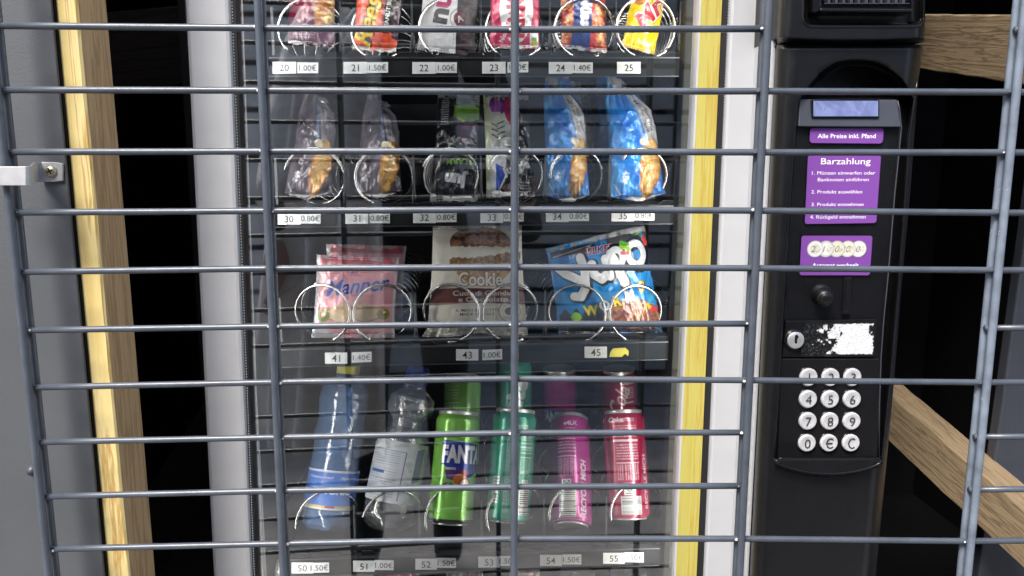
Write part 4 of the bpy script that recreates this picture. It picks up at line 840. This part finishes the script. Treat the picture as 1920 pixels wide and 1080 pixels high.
pack('snack_bar', 'yellow peanut bar pack with dark red script above number 25', 'snack bar', [(1192, -62), (1262, -58), (1226, 102), (1166, 86)], B, B+.02, .014, p_yellow, 'foil', seed=6, wr=.0008, edge=.002)
# pastries
def flap(q):
    def s(P, u, v, ux, uz):
        k = np.clip((.16-v)/.16, 0, 1); cx = P[:, :1]*.78+P[:, -1:]*.22; return P+(cx-P)*(k*.45)[..., None]+uz*(k*.012*(u < .5))[..., None]+uz*(np.clip((v-.93)/.07, 0, 1)*.010*np.abs(2*u-1))[..., None]
    return s
PG = 'wrapped croissants in the second shelf'
pack('wrapped_croissant', 'dusky purple wrapped croissant blurred by reflections above number 30', 'wrapped pastry', [(566, 178), (636, 186), (622, 374), (530, 376)], B+.005, B+.045, .034, p_crois(True), 'foil', PG, seed=11, shape=flap(0), wr=.0022)
pack('wrapped_croissant', 'dark purple wrapped croissant in the coil above number 31', 'wrapped pastry', [(682, 188), (748, 192), (754, 372), (664, 374)], B+.005, B+.045, .034, p_crois(True), 'foil', PG, seed=12, shape=flap(0), wr=.0022)
pack('candy_bag', 'black bag with lime green band above number 32', 'candy bag', [(822, 172), (900, 176), (896, 378), (806, 378)], B+.005, B+.05, .022, p_jungle, 'foil', seed=13, wr=.0018)
pack('candy_bag', 'white, purple and black bag with a blue corner above number 33', 'candy bag', [(905, 168), (990, 176), (1004, 368), (912, 370)], B+.005, B+.05, .022, p_colour, 'foil', seed=14, wr=.0020)
pack('wrapped_croissant', 'bright blue wrapped croissant above number 34', 'wrapped pastry', [(1016, 156), (1096, 176), (1106, 380), (1026, 382)], B+.005, B+.045, .036, p_crois(False), 'foil', PG, seed=15, shape=flap(0), wr=.0028)
pack('wrapped_croissant', 'bright blue wrapped croissant leaning right above number 35', 'wrapped pastry', [(1132, 158), (1222, 178), (1250, 376), (1146, 384)], B+.005, B+.045, .036, p_crois(False), 'foil', PG, seed=16, shape=flap(0), wr=.0028)
pack('wrapped_croissant', 'blue wrapped croissant mostly hidden behind the leaning one above number 35', 'wrapped pastry', [(1112, 140), (1190, 150), (1210, 330), (1128, 335)], B+.07, B+.10, .03, p_crois(False), 'foil', PG, seed=17, shape=flap(0), wr=.0026, step=1.2)
pack('wrapped_croissant', 'blue wrapped croissant mostly hidden behind the upright one above number 34', 'wrapped pastry', [(1040, 150), (1110, 155), (1118, 330), (1040, 335)], B+.07, B+.10, .03, p_crois(False), 'foil', PG, seed=18, shape=flap(0), wr=.0026, step=1.2)
# wide packs
pack('wafer_pack', 'pink wafer pack with blue script, front one of its pile', 'wafer pack', [(594, 478), (748, 484), (740, 633), (584, 633)], B+.004, B+.018, .014, p_wafer, 'foil', 'pink wafer packs', seed=21, wr=.0007)
pack('wafer_pack', 'pink wafer pack standing right behind the front one, only its top rim showing', 'wafer pack', [(612, 458), (762, 462), (756, 600), (606, 600)], B+.045, B+.058, .014, p_wafer, 'foil', 'pink wafer packs', seed=22, wr=.0007, step=1.2)
def cshape(P, u, v, ux, uz): k = np.clip((v-.93)/.07, 0, 1); return P-ux*(k*.006*(1-u))[..., None]-uz*(k*.004*np.sin(u*9))[..., None]
pack('cookie_pack', 'cream paper pack of a big broken cookie above number 43', 'cookie pack', [(812, 420), (978, 422), (990, 628), (799, 632)], B+.004, B+.026, .024, p_cookie, 'mattfoil', seed=23, wr=.0012, shape=cshape)
pack('candy_bag', 'blue bag of gummy worms with fat white letters above number 45', 'candy bag', [(1023, 466), (1208, 422), (1245, 634), (1048, 628)], B+.004, B+.03, .026, p_worms, 'foil', seed=24, wr=.0010, edge=.003)
# bottom edge of the picture: tops of the lowest shelf's goods
for i, (px, cols, stripe, lab) in enumerate([([(572, 1074), (700, 1070), (700, 1260), (572, 1260)], [(120, 90, 50), (170, 130, 70), (90, 60, 80)], False, 'gold brown pack whose top edge peeps in below number 50'), ([(712, 1068), (786, 1068), (786, 1260), (712, 1260)], [(150, 26, 70), (176, 40, 86)], False, 'magenta pack whose top edge peeps in below number 51'),
        ([(836, 1064), (906, 1062), (906, 1260), (836, 1260)], [(196, 168, 168), (150, 110, 106), (214, 200, 200)], True, 'pale pink striped pack peeping in below number 52'), ([(955, 1062), (1012, 1062), (1012, 1260), (955, 1260)], [(190, 150, 140), (150, 100, 96), (200, 180, 180)], False, 'salmon pack peeping in just right of the middle rod below number 53')]):
    pack('snack_pack', lab, 'snack pack', px, B, B+.02, .014, p_plain(cols, i, stripe), 'foil', seed=30+i, step=1.2)

# ------------------------------------------------------------------ cans
def can(name, label, base, top, Db, Dt, r, paint, roll=0.0, group=None, step=.62):
    Bp, Tp = mat(*base, Db), mat(*top, Dt); ax = Tp-Bp; Ln = np.linalg.norm(ax); ax /= Ln; side = CM-(Bp+Tp)/2; side -= ax*(side@ax); side /= np.linalg.norm(side)
    t = empty(name, Bp, 'M'); tag(t, label, 'can', group)
    prof = [(.012, .80), (.020, .90), (.045, .985), (.07, 1), (.90, 1), (.925, .985), (.955, .92), (.975, .88)]
    hs = np.linspace(.012, .975, int(Ln*1000/step)); rs = np.interp(hs, [p[0] for p in prof], [p[1] for p in prof])*r
    nu = int(2*math.pi*r*1000/step); o = np.cross(ax, side); an = np.linspace(-math.pi, math.pi, nu)
    sgn = 1 if o[0] > 0 else -1; o = o*sgn
    P = Bp+ax*(hs[::-1, None, None]*Ln)+rs[::-1, None, None]*(np.cos(an)[None, :, None]*side+np.sin(an)[None, :, None]*o)
    cv = paint(2*math.pi*r*1000, Ln*1000); s = int(roll*cv.nx); cv.img = np.roll(cv.img, s, 1)
    g = G('M'); g.grid(P, flip=True); g.build('can_body', M['can'], t, colors=cv.sample(nu, len(hs)).reshape(-1, 3))
    g = G('M'); g.lathe(Bp, ax, side, [(.010, .0001), (.010, r*.5), (.006, r*.68), (0.0, r*.76), (.0, r*.80), (.003, r*.83), (Ln*.013, r*.81), (Ln*.028, r*.935)], 40); g.build('can_base', M['alu'], t)
    g = G('M'); g.lathe(Bp, ax, side, [(Ln*.965, r*.90), (Ln*.985, r*.885), (Ln*.998, r*.90), (Ln, r*.885), (Ln*.985, r*.84), (Ln*.978, r*.80), (Ln*.98, .0001)], 40); g.build('can_lid', M['alu'], t)
    c = Bp+ax*(Ln*.985); g = G('M'); g.tube([c+side*(r*.05+.35*r*math.cos(a))+o*(.22*r*math.sin(a)) for a in np.linspace(0, 2*math.pi, 17)], .0009, 6, cap=False); g.build('pull_tab', M['alu'], t)
    return t
def info(c, x0, x1, y0, y1, col, seed=1, bar=True):
    W, H = c.w, c.h; c.lines(x0, y0, x1, y0+(y1-y0)*.24, 6, col, .5, .9, seed)
    c.rect(x0, y0+(y1-y0)*.27, x1, y0+(y1-y0)*.285, col); k = y0+(y1-y0)*.30; 
    for i in range(3): c.lines(x0+(x1-x0)*i*.34, k, x0+(x1-x0)*(i*.34+.29), k+(y1-y0)*.22, 3, col, .55, .85, seed+i, horiz=False)
    yb = y0+(y1-y0)*.56; w = (x1-x0)*.5; c.rect(x0+w*.5, yb, x0+w*1.5, yb+w*1.05, (235, 238, 235)); c.poly([(x0+w*.65, yb+w*.5), (x0+w*.65, yb+w*.15), (x0+w*.9, yb+w*.15)], (30, 60, 50)); c.poly([(x0+w*1.35, yb+w*.5), (x0+w*1.35, yb+w*.15), (x0+w*1.1, yb+w*.15)], (30, 60, 50)); c.ring(x0+w, yb+w*.55, w*.13, w*.2, (40, 50, 50)); c.rect(x0+w*.65, yb+w*.85, x0+w*1.35, yb+w*.93, (30, 30, 30))
    if bar: c.bars(x0+w*.2, yb+w*1.15, x1, y1, 13, True, seed)
    return c
def fanta_logo(c, cx, cy, s):
    c.poly([(cx-s*.95, cy-s*.62), (cx+s*.95, cy-s*.50), (cx+s*1.0, cy+s*.65), (cx+s*.1, cy+s*1.05), (cx-s*.9, cy+s*.45)], (30, 60, 168)); 
    for off, col in ((.13, (24, 50, 150)), (.05, (240, 240, 244))): c.text('FANTA', cx, cy-s*.05, s*.72, col, bold=off, w=s*2.0)
def c_green(W, H):
    c = Canvas(W, H, (146, 216, 92)); c.rect(0, H*.955, W, H, (70, 78, 66)); s = W*.165; fanta_logo(c, W*.565, H*.38, s)
    c.poly([(W*.43, H*.52), (W*.56, H*.50), (W*.54, H*.62), (W*.45, H*.60)], (100, 40, 120)); c.text('exotic', W*.475, H*.50, H*.026, (240, 236, 246), bold=.02); c.ell(W*.545, H*.60, W*.05, H*.05, (232, 120, 30)); c.ell(W*.585, H*.64, W*.04, H*.045, (250, 226, 214)); c.ring(W*.585, H*.64, W*.036, W*.043, (60, 24, 40)); c.ell(W*.58, H*.54, W*.03, H*.025, (170, 70, 40))
    for k in range(5): a = k*1.25; c.line(W*.585, H*.64, W*.585+W*.033*math.cos(a), H*.64+W*.033*math.sin(a), .7, (190, 60, 60))
    c.ell(W*.455, H*.66, W*.035, H*.028, (96, 40, 120)); c.ell(W*.462, H*.66, W*.015, H*.016, (225, 200, 235)); c.poly([(W*.47, H*.61), (W*.51, H*.66), (W*.50, H*.70)], (110, 50, 130)); return info(c, W*.80, W*.97, H*.08, H*.9, (225, 245, 215))
def c_teal(W, H):
    c = Canvas(W, H, (48, 168, 138)); c.text('Sprite', W*.08, H*.45, W*.15, (236, 244, 240), rot=-1.25, bold=.06, w=H*.62, shear=.2); c.ell(W*.02, H*.78, W*.02, W*.02, (236, 244, 240)); c.text('Sprite', W*.55, H*.13, H*.055, (225, 245, 232), bold=.02, rot=-.08, shear=.2, w=W*.11); c.line(W*.58, H*.15, W*.66, H*.17, .7, (210, 200, 80))
    c.lines(W*.455, H*.22, W*.50, H*.92, 4, (215, 240, 228), .55, .9, 3, horiz=False); c.lines(W*.555, H*.20, W*.66, H*.30, 3, (190, 232, 214), .4); c.rect(W*.555, H*.32, W*.66, H*.335, (205, 240, 226)); c.text('e4LX', W*.60, H*.55, H*.03, (190, 230, 214), bold=.02); info(c, W*.56, W*.66, H*.22, H*.93, (205, 236, 222), 5); c.rect(W*.36, H*.60, W*.42, H*.84, (205, 214, 208)); c.lines(W*.365, H*.61, W*.415, H*.83, 8, (40, 60, 52)); return c
def c_purple(W, H):
    c = Canvas(W, H, (176, 48, 138)); c.text('e4LX', W*.50, H*.09, H*.04, (240, 225, 240), bold=.03); c.lines(W*.46, H*.135, W*.54, H*.15, 1, (240, 225, 240)); info(c, W*.40, W*.54, H*.20, H*.97, (236, 206, 228), 8); c.text('RECYCLE MICH', W*.60, H*.70, H*.055, (242, 228, 240), rot=-math.pi/2, bold=.03, w=H*.52, shear=.1); fanta_logo(c, W*.10, H*.42, W*.13); c.text('STRAWBERRY', W*.1, H*.62, H*.035, (240, 230, 240), bold=.02); return c
def c_red(W, H):
    c = Canvas(W, H, (166, 30, 72)); c.text('Coke.', W*.44, H*.07, H*.05, (245, 232, 234), bold=.03, shear=.2); c.lines(W*.50, H*.055, W*.58, H*.09, 2, (240, 220, 224)); c.lines(W*.42, H*.12, W*.60, H*.24, 5, (240, 220, 224), .5); c.rect(W*.41, H*.262, W*.60, H*.282, (240, 224, 226))
    info(c, W*.43, W*.60, H*.30, H*.96, (240, 214, 220), 4); c.text('RECYCLE MICH', W*.655, H*.66, H*.045, (240, 220, 224), rot=-math.pi/2, bold=.02, w=H*.5); c.text('Coca-Cola', W*.08, H*.42, W*.14, (240, 232, 234), rot=-1.2, bold=.01, shear=.4, w=H*.66); c.text('Coke.', W*.24, H*.07, H*.05, (245, 232, 234), bold=.03, shear=.2); c.lines(W*.19, H*.12, W*.30, H*.24, 5, (240, 220, 224), .5); c.rect(W*.19, H*.27, W*.30, H*.285, (240, 224, 226)); return c
K = .325
can('drink_can', 'lime green soda can with a blue and white logo in front of number 52', (844, 983), (860, 772), K, K+.055, .0300, c_green)
can('drink_can', 'teal lemonade can in front of number 53, cut by the middle rod', (951, 979), (967, 768), K, K+.055, .0300, c_teal)
can('drink_can', 'magenta soda can tipped back so its silver base shows, above number 54', (1070, 990), (1069, 786), K, K+.105, .0295, c_purple)
can('drink_can', 'crimson cola can with barcode in front of number 55', (1180, 973), (1168, 770), K, K+.055, .0290, c_red)
can('drink_can', 'second teal can standing deeper behind the front teal one, large white letters on it', (962, 880), (964, 672), K+.15, K+.21, .0285, c_teal, roll=.40, step=1.0)
can('drink_can', 'second magenta can behind the tipped one, its white logo letters showing at the left', (1048, 880), (1048, 690), K+.20, K+.20, .0285, c_purple, roll=.36, step=1.0)
can('drink_can', 'second crimson can standing deeper behind the front cola can, white script at its left edge', (1163, 880), (1160, 690), K+.20, K+.20, .0275, c_red, roll=.35, step=1.0)
can('drink_can', 'second lime green can hidden in the dark behind the front green one', (862, 880), (868, 705), K+.11, K+.17, .0280, c_green, roll=.5, step=1.2)
def c_silver(W, H): c = Canvas(W, H, (60, 66, 80), .5); [c.rect(k*5.2, 0, k*5.2+2.6, H, col) for k, col in enumerate([(220, 224, 228), (50, 90, 150), (230, 232, 236), (120, 124, 130), (226, 206, 60), (90, 110, 140)]*8)]; return c
can('drink_can', 'striped silver can whose top just enters the picture below number 54', (1086, 1290), (1080, 1074), K, K+.03, .0285, c_silver, step=1.2)
can('drink_can', 'striped blue and silver can whose top just enters the picture below number 55', (1187, 1286), (1178, 1070), K, K+.03, .0285, c_silver, roll=.1, step=1.2)

# ------------------------------------------------------------------ bottles
def bottle(label, base, top, Db, Dt, prof, mat_, cap, lab, labm, rbase=.033):
    Bp, Tp = mat(*base, Db), mat(*top, Dt); ax = Tp-Bp; Ln = np.linalg.norm(ax); ax /= Ln; side = CM-(Bp+Tp)/2; side -= ax*(side@ax); side /= np.linalg.norm(side); o = np.cross(ax, side); o *= (1 if o[0] > 0 else -1)
    t = empty('drink_bottle', Bp, 'M'); tag(t, label, 'bottle')
    hs = np.linspace(0, .90, 120); rs = np.interp(hs, [p[0] for p in prof], [p[1] for p in prof])*rbase; k = 60; an = np.linspace(0, 2*math.pi, k, endpoint=False)
    foot = 1+.16*np.clip(1-hs/.10, 0, 1)[:, None]*np.cos(5*an)[None]-.1*np.clip(1-hs/.10, 0, 1)[:, None]
    ribs = 1+.012*np.sin(hs*Ln*1000/2.0)[:, None]*((hs > .6) & (hs < .82))[:, None]
    rr2 = rs[:, None]*foot*ribs; P = Bp+ax*(hs[:, None, None]*Ln)+rr2[..., None]*(np.cos(an)[None, :, None]*side+np.sin(an)[None, :, None]*o)
    g = G('M'); g.grid(P, wrap=True); g.build('bottle_body', M[mat_], t)
    g = G('M'); g.lathe(Bp, ax, side, [(Ln*.88, rbase*.42), (Ln*.90, rbase*.46), (Ln*.97, rbase*.46), (Ln, rbase*.40), (Ln, .0001)], 32); g.build('cap', M[cap], t)
    if lab:
        h0, h1, paint = lab; h = np.linspace(h1, h0, int((h1-h0)*Ln*1000/.8)); nu = int(2*math.pi*rbase*1000/.8); a2 = np.linspace(-math.pi, math.pi, nu)
        rl_ = (np.interp(h, [p[0] for p in prof], [p[1] for p in prof])*rbase*1.012+.0003)[:, None]*(1+.008*(fbm(np.tile(a2*6, (len(h), 1)), np.tile(h[:, None]*40, (1, nu)), 4)-.5)*2)
        P = Bp+ax*(h[:, None, None]*Ln)+rl_[..., None]*(np.cos(a2)[None, :, None]*side+np.sin(a2)[None, :, None]*o); cv = paint(2*math.pi*rbase*1000, (h1-h0)*Ln*1000)
        g = G('M'); g.grid(P, flip=True); g.build('label', M[labm], t, colors=cv.sample(nu, len(h)).reshape(-1, 3))
    return t
def l_water(W, H):
    c = Canvas(W, H, (196, 200, 206)); c.mottled(c.X > -1, [(178, 182, 188), (214, 217, 222), (196, 200, 206)], 9, 2); c.rect(W*.30, H*.16, W*.53, H*.95, (204, 208, 214)); c.ring(0, 0, 0, 0, (0, 0, 0))
    for yy in np.linspace(.20, .62, 12): c.rect(W*.31, H*yy, W*.50, H*yy+.5, (90, 100, 130), .8)
    c.rect(W*.30, H*.16, W*.53, H*.165, (60, 70, 110)); c.rect(W*.53, H*.16, W*.535, H*.95, (60, 70, 110)); c.rect(W*.31, H*.50, W*.42, H*.545, (60, 100, 170)); c.lines(W*.31, H*.62, W*.50, H*.92, 8, (80, 90, 130), .4, .7, 3); c.poly([(W*.60, H*.1), (W*.66, H*.05), (W*.66, H*.6), (W*.60, H*.65)], (40, 60, 110)); return c
def l_blue(W, H):
    c = Canvas(W, H, (40, 96, 190)); c.mottled(c.X > -1, [(36, 84, 176), (70, 126, 210)], 20, 2); c.rect(0, 0, W, H*.05, (214, 218, 228)); c.text('Natural   Sport', W*.5, H*.18, H*.06, (220, 228, 240), shear=.3, w=W*.34); c.text('ISOTONIC', W*.5, H*.52, H*.16, (226, 230, 238), shear=.3, bold=.03, w=W*.26); c.rect(0, H*.90, W, H*.955, (226, 196, 60)); c.rect(W*.47, H*.90, W*.53, H*.955, (200, 60, 50)); c.rect(0, H*.96, W, H, (220, 224, 230)); return c
bottle('clear water bottle with a crumpled silver label and round neck bulge above number 51', (722, 992), (786, 688), K+.012, K+.085, [(0, .62), (.03, .86), (.08, 1), (.50, 1.03), (.56, .94), (.62, .60), (.66, .62), (.72, .92), (.80, .90), (.86, .48), (.90, .40)], 'pet', 'capblue', (.17, .53, l_water), 'mattfoil', .0345)
bottle('pale blue drink bottle with a waisted body and yellow cap, far left above number 50', (612, 990), (656, 672), K+.012, K+.085, [(0, .74), (.03, .94), (.08, .98), (.36, .98), (.46, .93), (.54, 1), (.62, .90), (.68, .95), (.74, 1), (.82, .93), (.87, .62), (.90, .50)], 'petblue', 'capyellow', (.12, .34, l_blue), 'mattfoil', .034)

# ================================================================== ADDED FILL LIGHT (unseen glowing strips inside the door, put in to brighten the goods)
def led_mat():
    m, t, b = nmat('led_diffuser'); b.inputs['Base Color'].default_value = (.8, .8, .8, 1); b.inputs['Emission Color'].default_value = (1, .98, .95, 1); b.inputs['Emission Strength'].default_value = LED; return m
LED = 15.0
M['led'] = led_mat()
for xa, xb, sx in (((408, 450), (419, 461), 1), ((1338, 1290), (1352, 1304), -1)):
    g = G('M'); vprism(g, xa, xb, DF+.030, .030, Z0+.1, Z1-.1); g.build('light_strip', M['led'], vm)
zl = mat(900, -120, .21)[2]; g = G('M'); g.box(XL, XR, .195, .203, zl+.02, zl+.026); g.build('light_strip', M['led'], vm)

# ================================================================== BEHIND THE VIEWER (seen mirrored in the glass)
def refl(px, py, Yf, D=DF+.014):
    d = toM(ray(px, py)); t = (D-CM[1])/d[1]; h = CM+d*t; s = (Yf-D)/(-d[1]); return h+np.array([d[0], -d[1], d[2]])*s
YF = -2.6
fn = empty('board_fence', (refl(900, 500, YF)[0], YF, 0), 'M'); tag(fn, 'grey board fence standing behind the viewer, mirrored in the glass door', 'fence')
gy = [-150, -60, 30, 120, 207.5, 294, 379, 463, 545, 624, 702, 779, 857, 932, 1004]
gz = [refl(800, y, YF)[2] for y in gy]; gz = [z for z in gz if z > .1]; gz.append(.03)
px0, px1 = refl(598, 480, YF)[0], refl(1262, 480, YF)[0]; bay = px1-px0; xs = [px0+bay*k for k in (-2, -1, 0, 1, 2, 3)]
for x in xs:
    g = G('M'); g.box(x-.045, x+.045, YF-.09, YF-.03, 0, gz[0]+.05); g.build('post', M['fencepost'], fn, bevel=.003)
for a, b in zip(xs[:-1], xs[1:]):
    for z1, z0 in zip(gz[:-1], gz[1:]):
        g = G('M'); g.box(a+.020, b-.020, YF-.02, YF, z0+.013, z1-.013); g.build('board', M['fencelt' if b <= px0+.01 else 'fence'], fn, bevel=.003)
g = G('M'); g.box(xs[0], xs[-1], YF-.13, YF-.10, 0, gz[0]); g.build('backing', M['fencepost'], fn)

# ------------------------------------------------------------------ the person taking the picture (mirrored in the glass)
def skinned(name, chains, m, parent, sub=2):
    me = bpy.data.meshes.new(name); V = []; E = []; Rr = []
    for ch in chains:
        prev = None
        for it in ch:
            if isinstance(it, int): prev = it; continue
            V.append(it[:3]); Rr.append(it[3]); i = len(V)-1
            if prev is not None: E.append((prev, i))
            prev = i
    o0 = Vector(V[0]); me.from_pydata([Vector(v)-o0 for v in V], E, []); me.materials.append(m)
    o = bpy.data.objects.new(name, me); COL.objects.link(o); o.parent = parent; o.location = o0-Vector(ORI[parent.name])
    sk_ = o.modifiers.new('skin', 'SKIN'); sk_.use_smooth_shade = True
    if not me.skin_vertices: me.attributes  # layer is made by the modifier
    for i, sv in enumerate(me.skin_vertices[0].data): sv.radius = (Rr[i] if hasattr(Rr[i], '__len__') else (Rr[i], Rr[i])); sv.use_root = (i == 0)
    ss = o.modifiers.new('smooth', 'SUBSURF'); ss.levels = sub; ss.render_levels = sub; return o
PX, PY = -.17, -.87; HW = (CAM[0]+.085, CAM[1]-.035, CAM[2]-.055)
per = empty('person', (PX, PY, 0)); tag(per, 'person in black with a long pale grey knit wrap, mirrored in the glass', 'person')
body = [[(PX, PY, .95, (.15, .10)), (PX, PY, 1.08, (.135, .095)), (PX, PY, 1.25, (.155, .105)), (PX, PY, 1.37, (.13, .085)), (PX, PY+.01, 1.45, .052), (PX, PY+.02, 1.52, .05)],
        [3, (PX+.15, PY, 1.36, .062), (PX+.26, PY+.02, 1.10, .045), (HW[0]+.06, HW[1]-.09, HW[2]-.08, .034), (HW[0]+.02, HW[1]-.01, HW[2]-.05, .025)],
        [3, (PX-.15, PY, 1.36, .062), (PX-.245, PY-.01, 1.13, .044), (PX-.275, PY+.08, .95, .034), (PX-.28, PY+.12, .88, .025)],
        [0, (PX+.09, PY, .84, .088), (PX+.10, PY+.01, .50, .06), (PX+.10, PY, .12, .042), (PX+.10, PY+.11, .045, .038)],
        [0, (PX-.09, PY, .84, .088), (PX-.10, PY+.01, .50, .06), (PX-.10, PY, .12, .042), (PX-.11, PY+.11, .045, .038)]]
skinned('body', body, M['cloth'], per)
head = [[(PX, PY+.02, 1.50, .05), (PX, PY+.035, 1.56, (.068, .075)), (PX, PY+.02, 1.63, (.078, .092)), (PX, PY+.01, 1.69, (.065, .075))]]
hd = skinned('head', head, M['skin'], per)
g = G().tube([(PX, PY+.105, 1.64), (PX, PY+.128, 1.605), (PX, PY+.112, 1.598)], [.007, .012, .008], 8, 0); g.tube([(PX-.024, PY+.100, 1.572), (PX, PY+.108, 1.570), (PX+.024, PY+.100, 1.572)], [.003, .006, .003], 8, 1)
for sx in (-1, 1):
    g.lathe((PX+sx*.032, PY+.085, 1.638), (0, 1, 0), (1, 0, 0), [(0, .014), (.008, .012), (.014, .006), (.015, .0001)], 16, 2); g.tube([(PX+sx*.082, PY+.01, 1.65), (PX+sx*.090, PY, 1.62), (PX+sx*.082, PY+.01, 1.59)], [.006, .012, .006], 8, 0)
g.build('face', [M['skin'], M['brass'], M['ink']], per)
skinned('hair', [[(PX, PY-.02, 1.70, (.075, .08)), (PX, PY-.055, 1.62, (.085, .06)), (PX, PY-.06, 1.50, (.08, .05)), (PX, PY-.06, 1.38, (.07, .03))]], M['hair'], per)
def hand(W, fwd, upv, thumb, curl):
    W = np.array(W, float); f = np.array(fwd, float); f /= np.linalg.norm(f); s_ = np.cross(f, upv); s_ /= np.linalg.norm(s_); n = np.cross(s_, f); ch = [[tuple(W)+((.020, .014),), tuple(W+f*.045)+((.032, .013),), tuple(W+f*.075)+((.034, .011),)]]
    for k, ln in enumerate((.068, .078, .073, .058)):
        p = W+f*.080+s_*(.028-.0185*k)*thumb; d = f.copy(); c = [2]
        for q in range(3): p = p+d*ln/2.4; c.append(tuple(p)+(.0080-.0008*q,)); a = curl*.6; d = d*math.cos(a)-n*math.sin(a); n2 = n
        ch.append(c)
    p = W+f*.03+s_*.035*thumb; ch.append([1, tuple(p)+(.011,), tuple(p+s_*.022*thumb+f*.03)+(.010,), tuple(p+s_*.026*thumb+f*.058-n*.01)+(.0085,)]); return ch
skinned('hand', hand((HW[0]+.02, HW[1]-.008, HW[2]-.05), (-.25, .10, .9), (0, 1, 0), -1, .9), M['skin'], per, 1)
skinned('hand', hand((PX-.28, PY+.125, .865), (0, .15, -1), (1, 0, 0), 1, .5), M['skin'], per, 1)
# the cardigan: two long open fronts and a back, hanging in folds
g = G(); n1, n2 = 90, 60
for a0, a1, wd in ((.05, 1.25, 1), (1.25, 3.0, .8)):
    A_, Z_ = np.meshgrid(np.linspace(0, 1, n1), np.linspace(0, 1, n2)); th_ = math.pi/2+(a0+(a1-a0)*A_)*1.0
    r_ = .17+.13*Z_**.8; fold = .026*np.sin(A_*(24 if wd == 1 else 30)+Z_*2+2.5*fbm(A_*4, Z_*3, 2))*(.35+.7*Z_)
    X_ = PX-.02+(r_+fold)*1.15*np.cos(th_); Y_ = PY+(r_*.72+fold)*np.sin(th_); Zz = 1.43-1.05*Z_-.06*np.abs(np.cos(th_))*(1-Z_); X_ = np.where(Z_ < .12, PX+(X_-PX)*(.45+.55*Z_/.12), X_)
    g.grid(np.stack([X_, Y_, Zz], -1))
o = g.build('cardigan', M['knit'], per); sd = o.modifiers.new('thick', 'SOLIDIFY'); sd.thickness = .006
g = G().tube([(PX-.13, PY, 1.395), (PX-.20, PY-.005, 1.28), (PX-.255, PY+.0, 1.12), (PX-.275, PY+.07, .98), (PX-.28, PY+.09, .94)], [.085, .075, .066, .055, .05], 20)
g.build('cardigan_sleeve', M['knit'], per)
ph = empty('phone', (CAM[0]+.02, CAM[1]-.018, CAM[2]-.05)); tag(ph, 'black smartphone held up by the person mirrored in the glass', 'phone')
g = G(); g.box(CAM[0]-.012, CAM[0]+.136, CAM[1]-.022, CAM[1]-.014, CAM[2]-.058, CAM[2]+.014); g.build('case', M['blackg'], ph, bevel=.003)
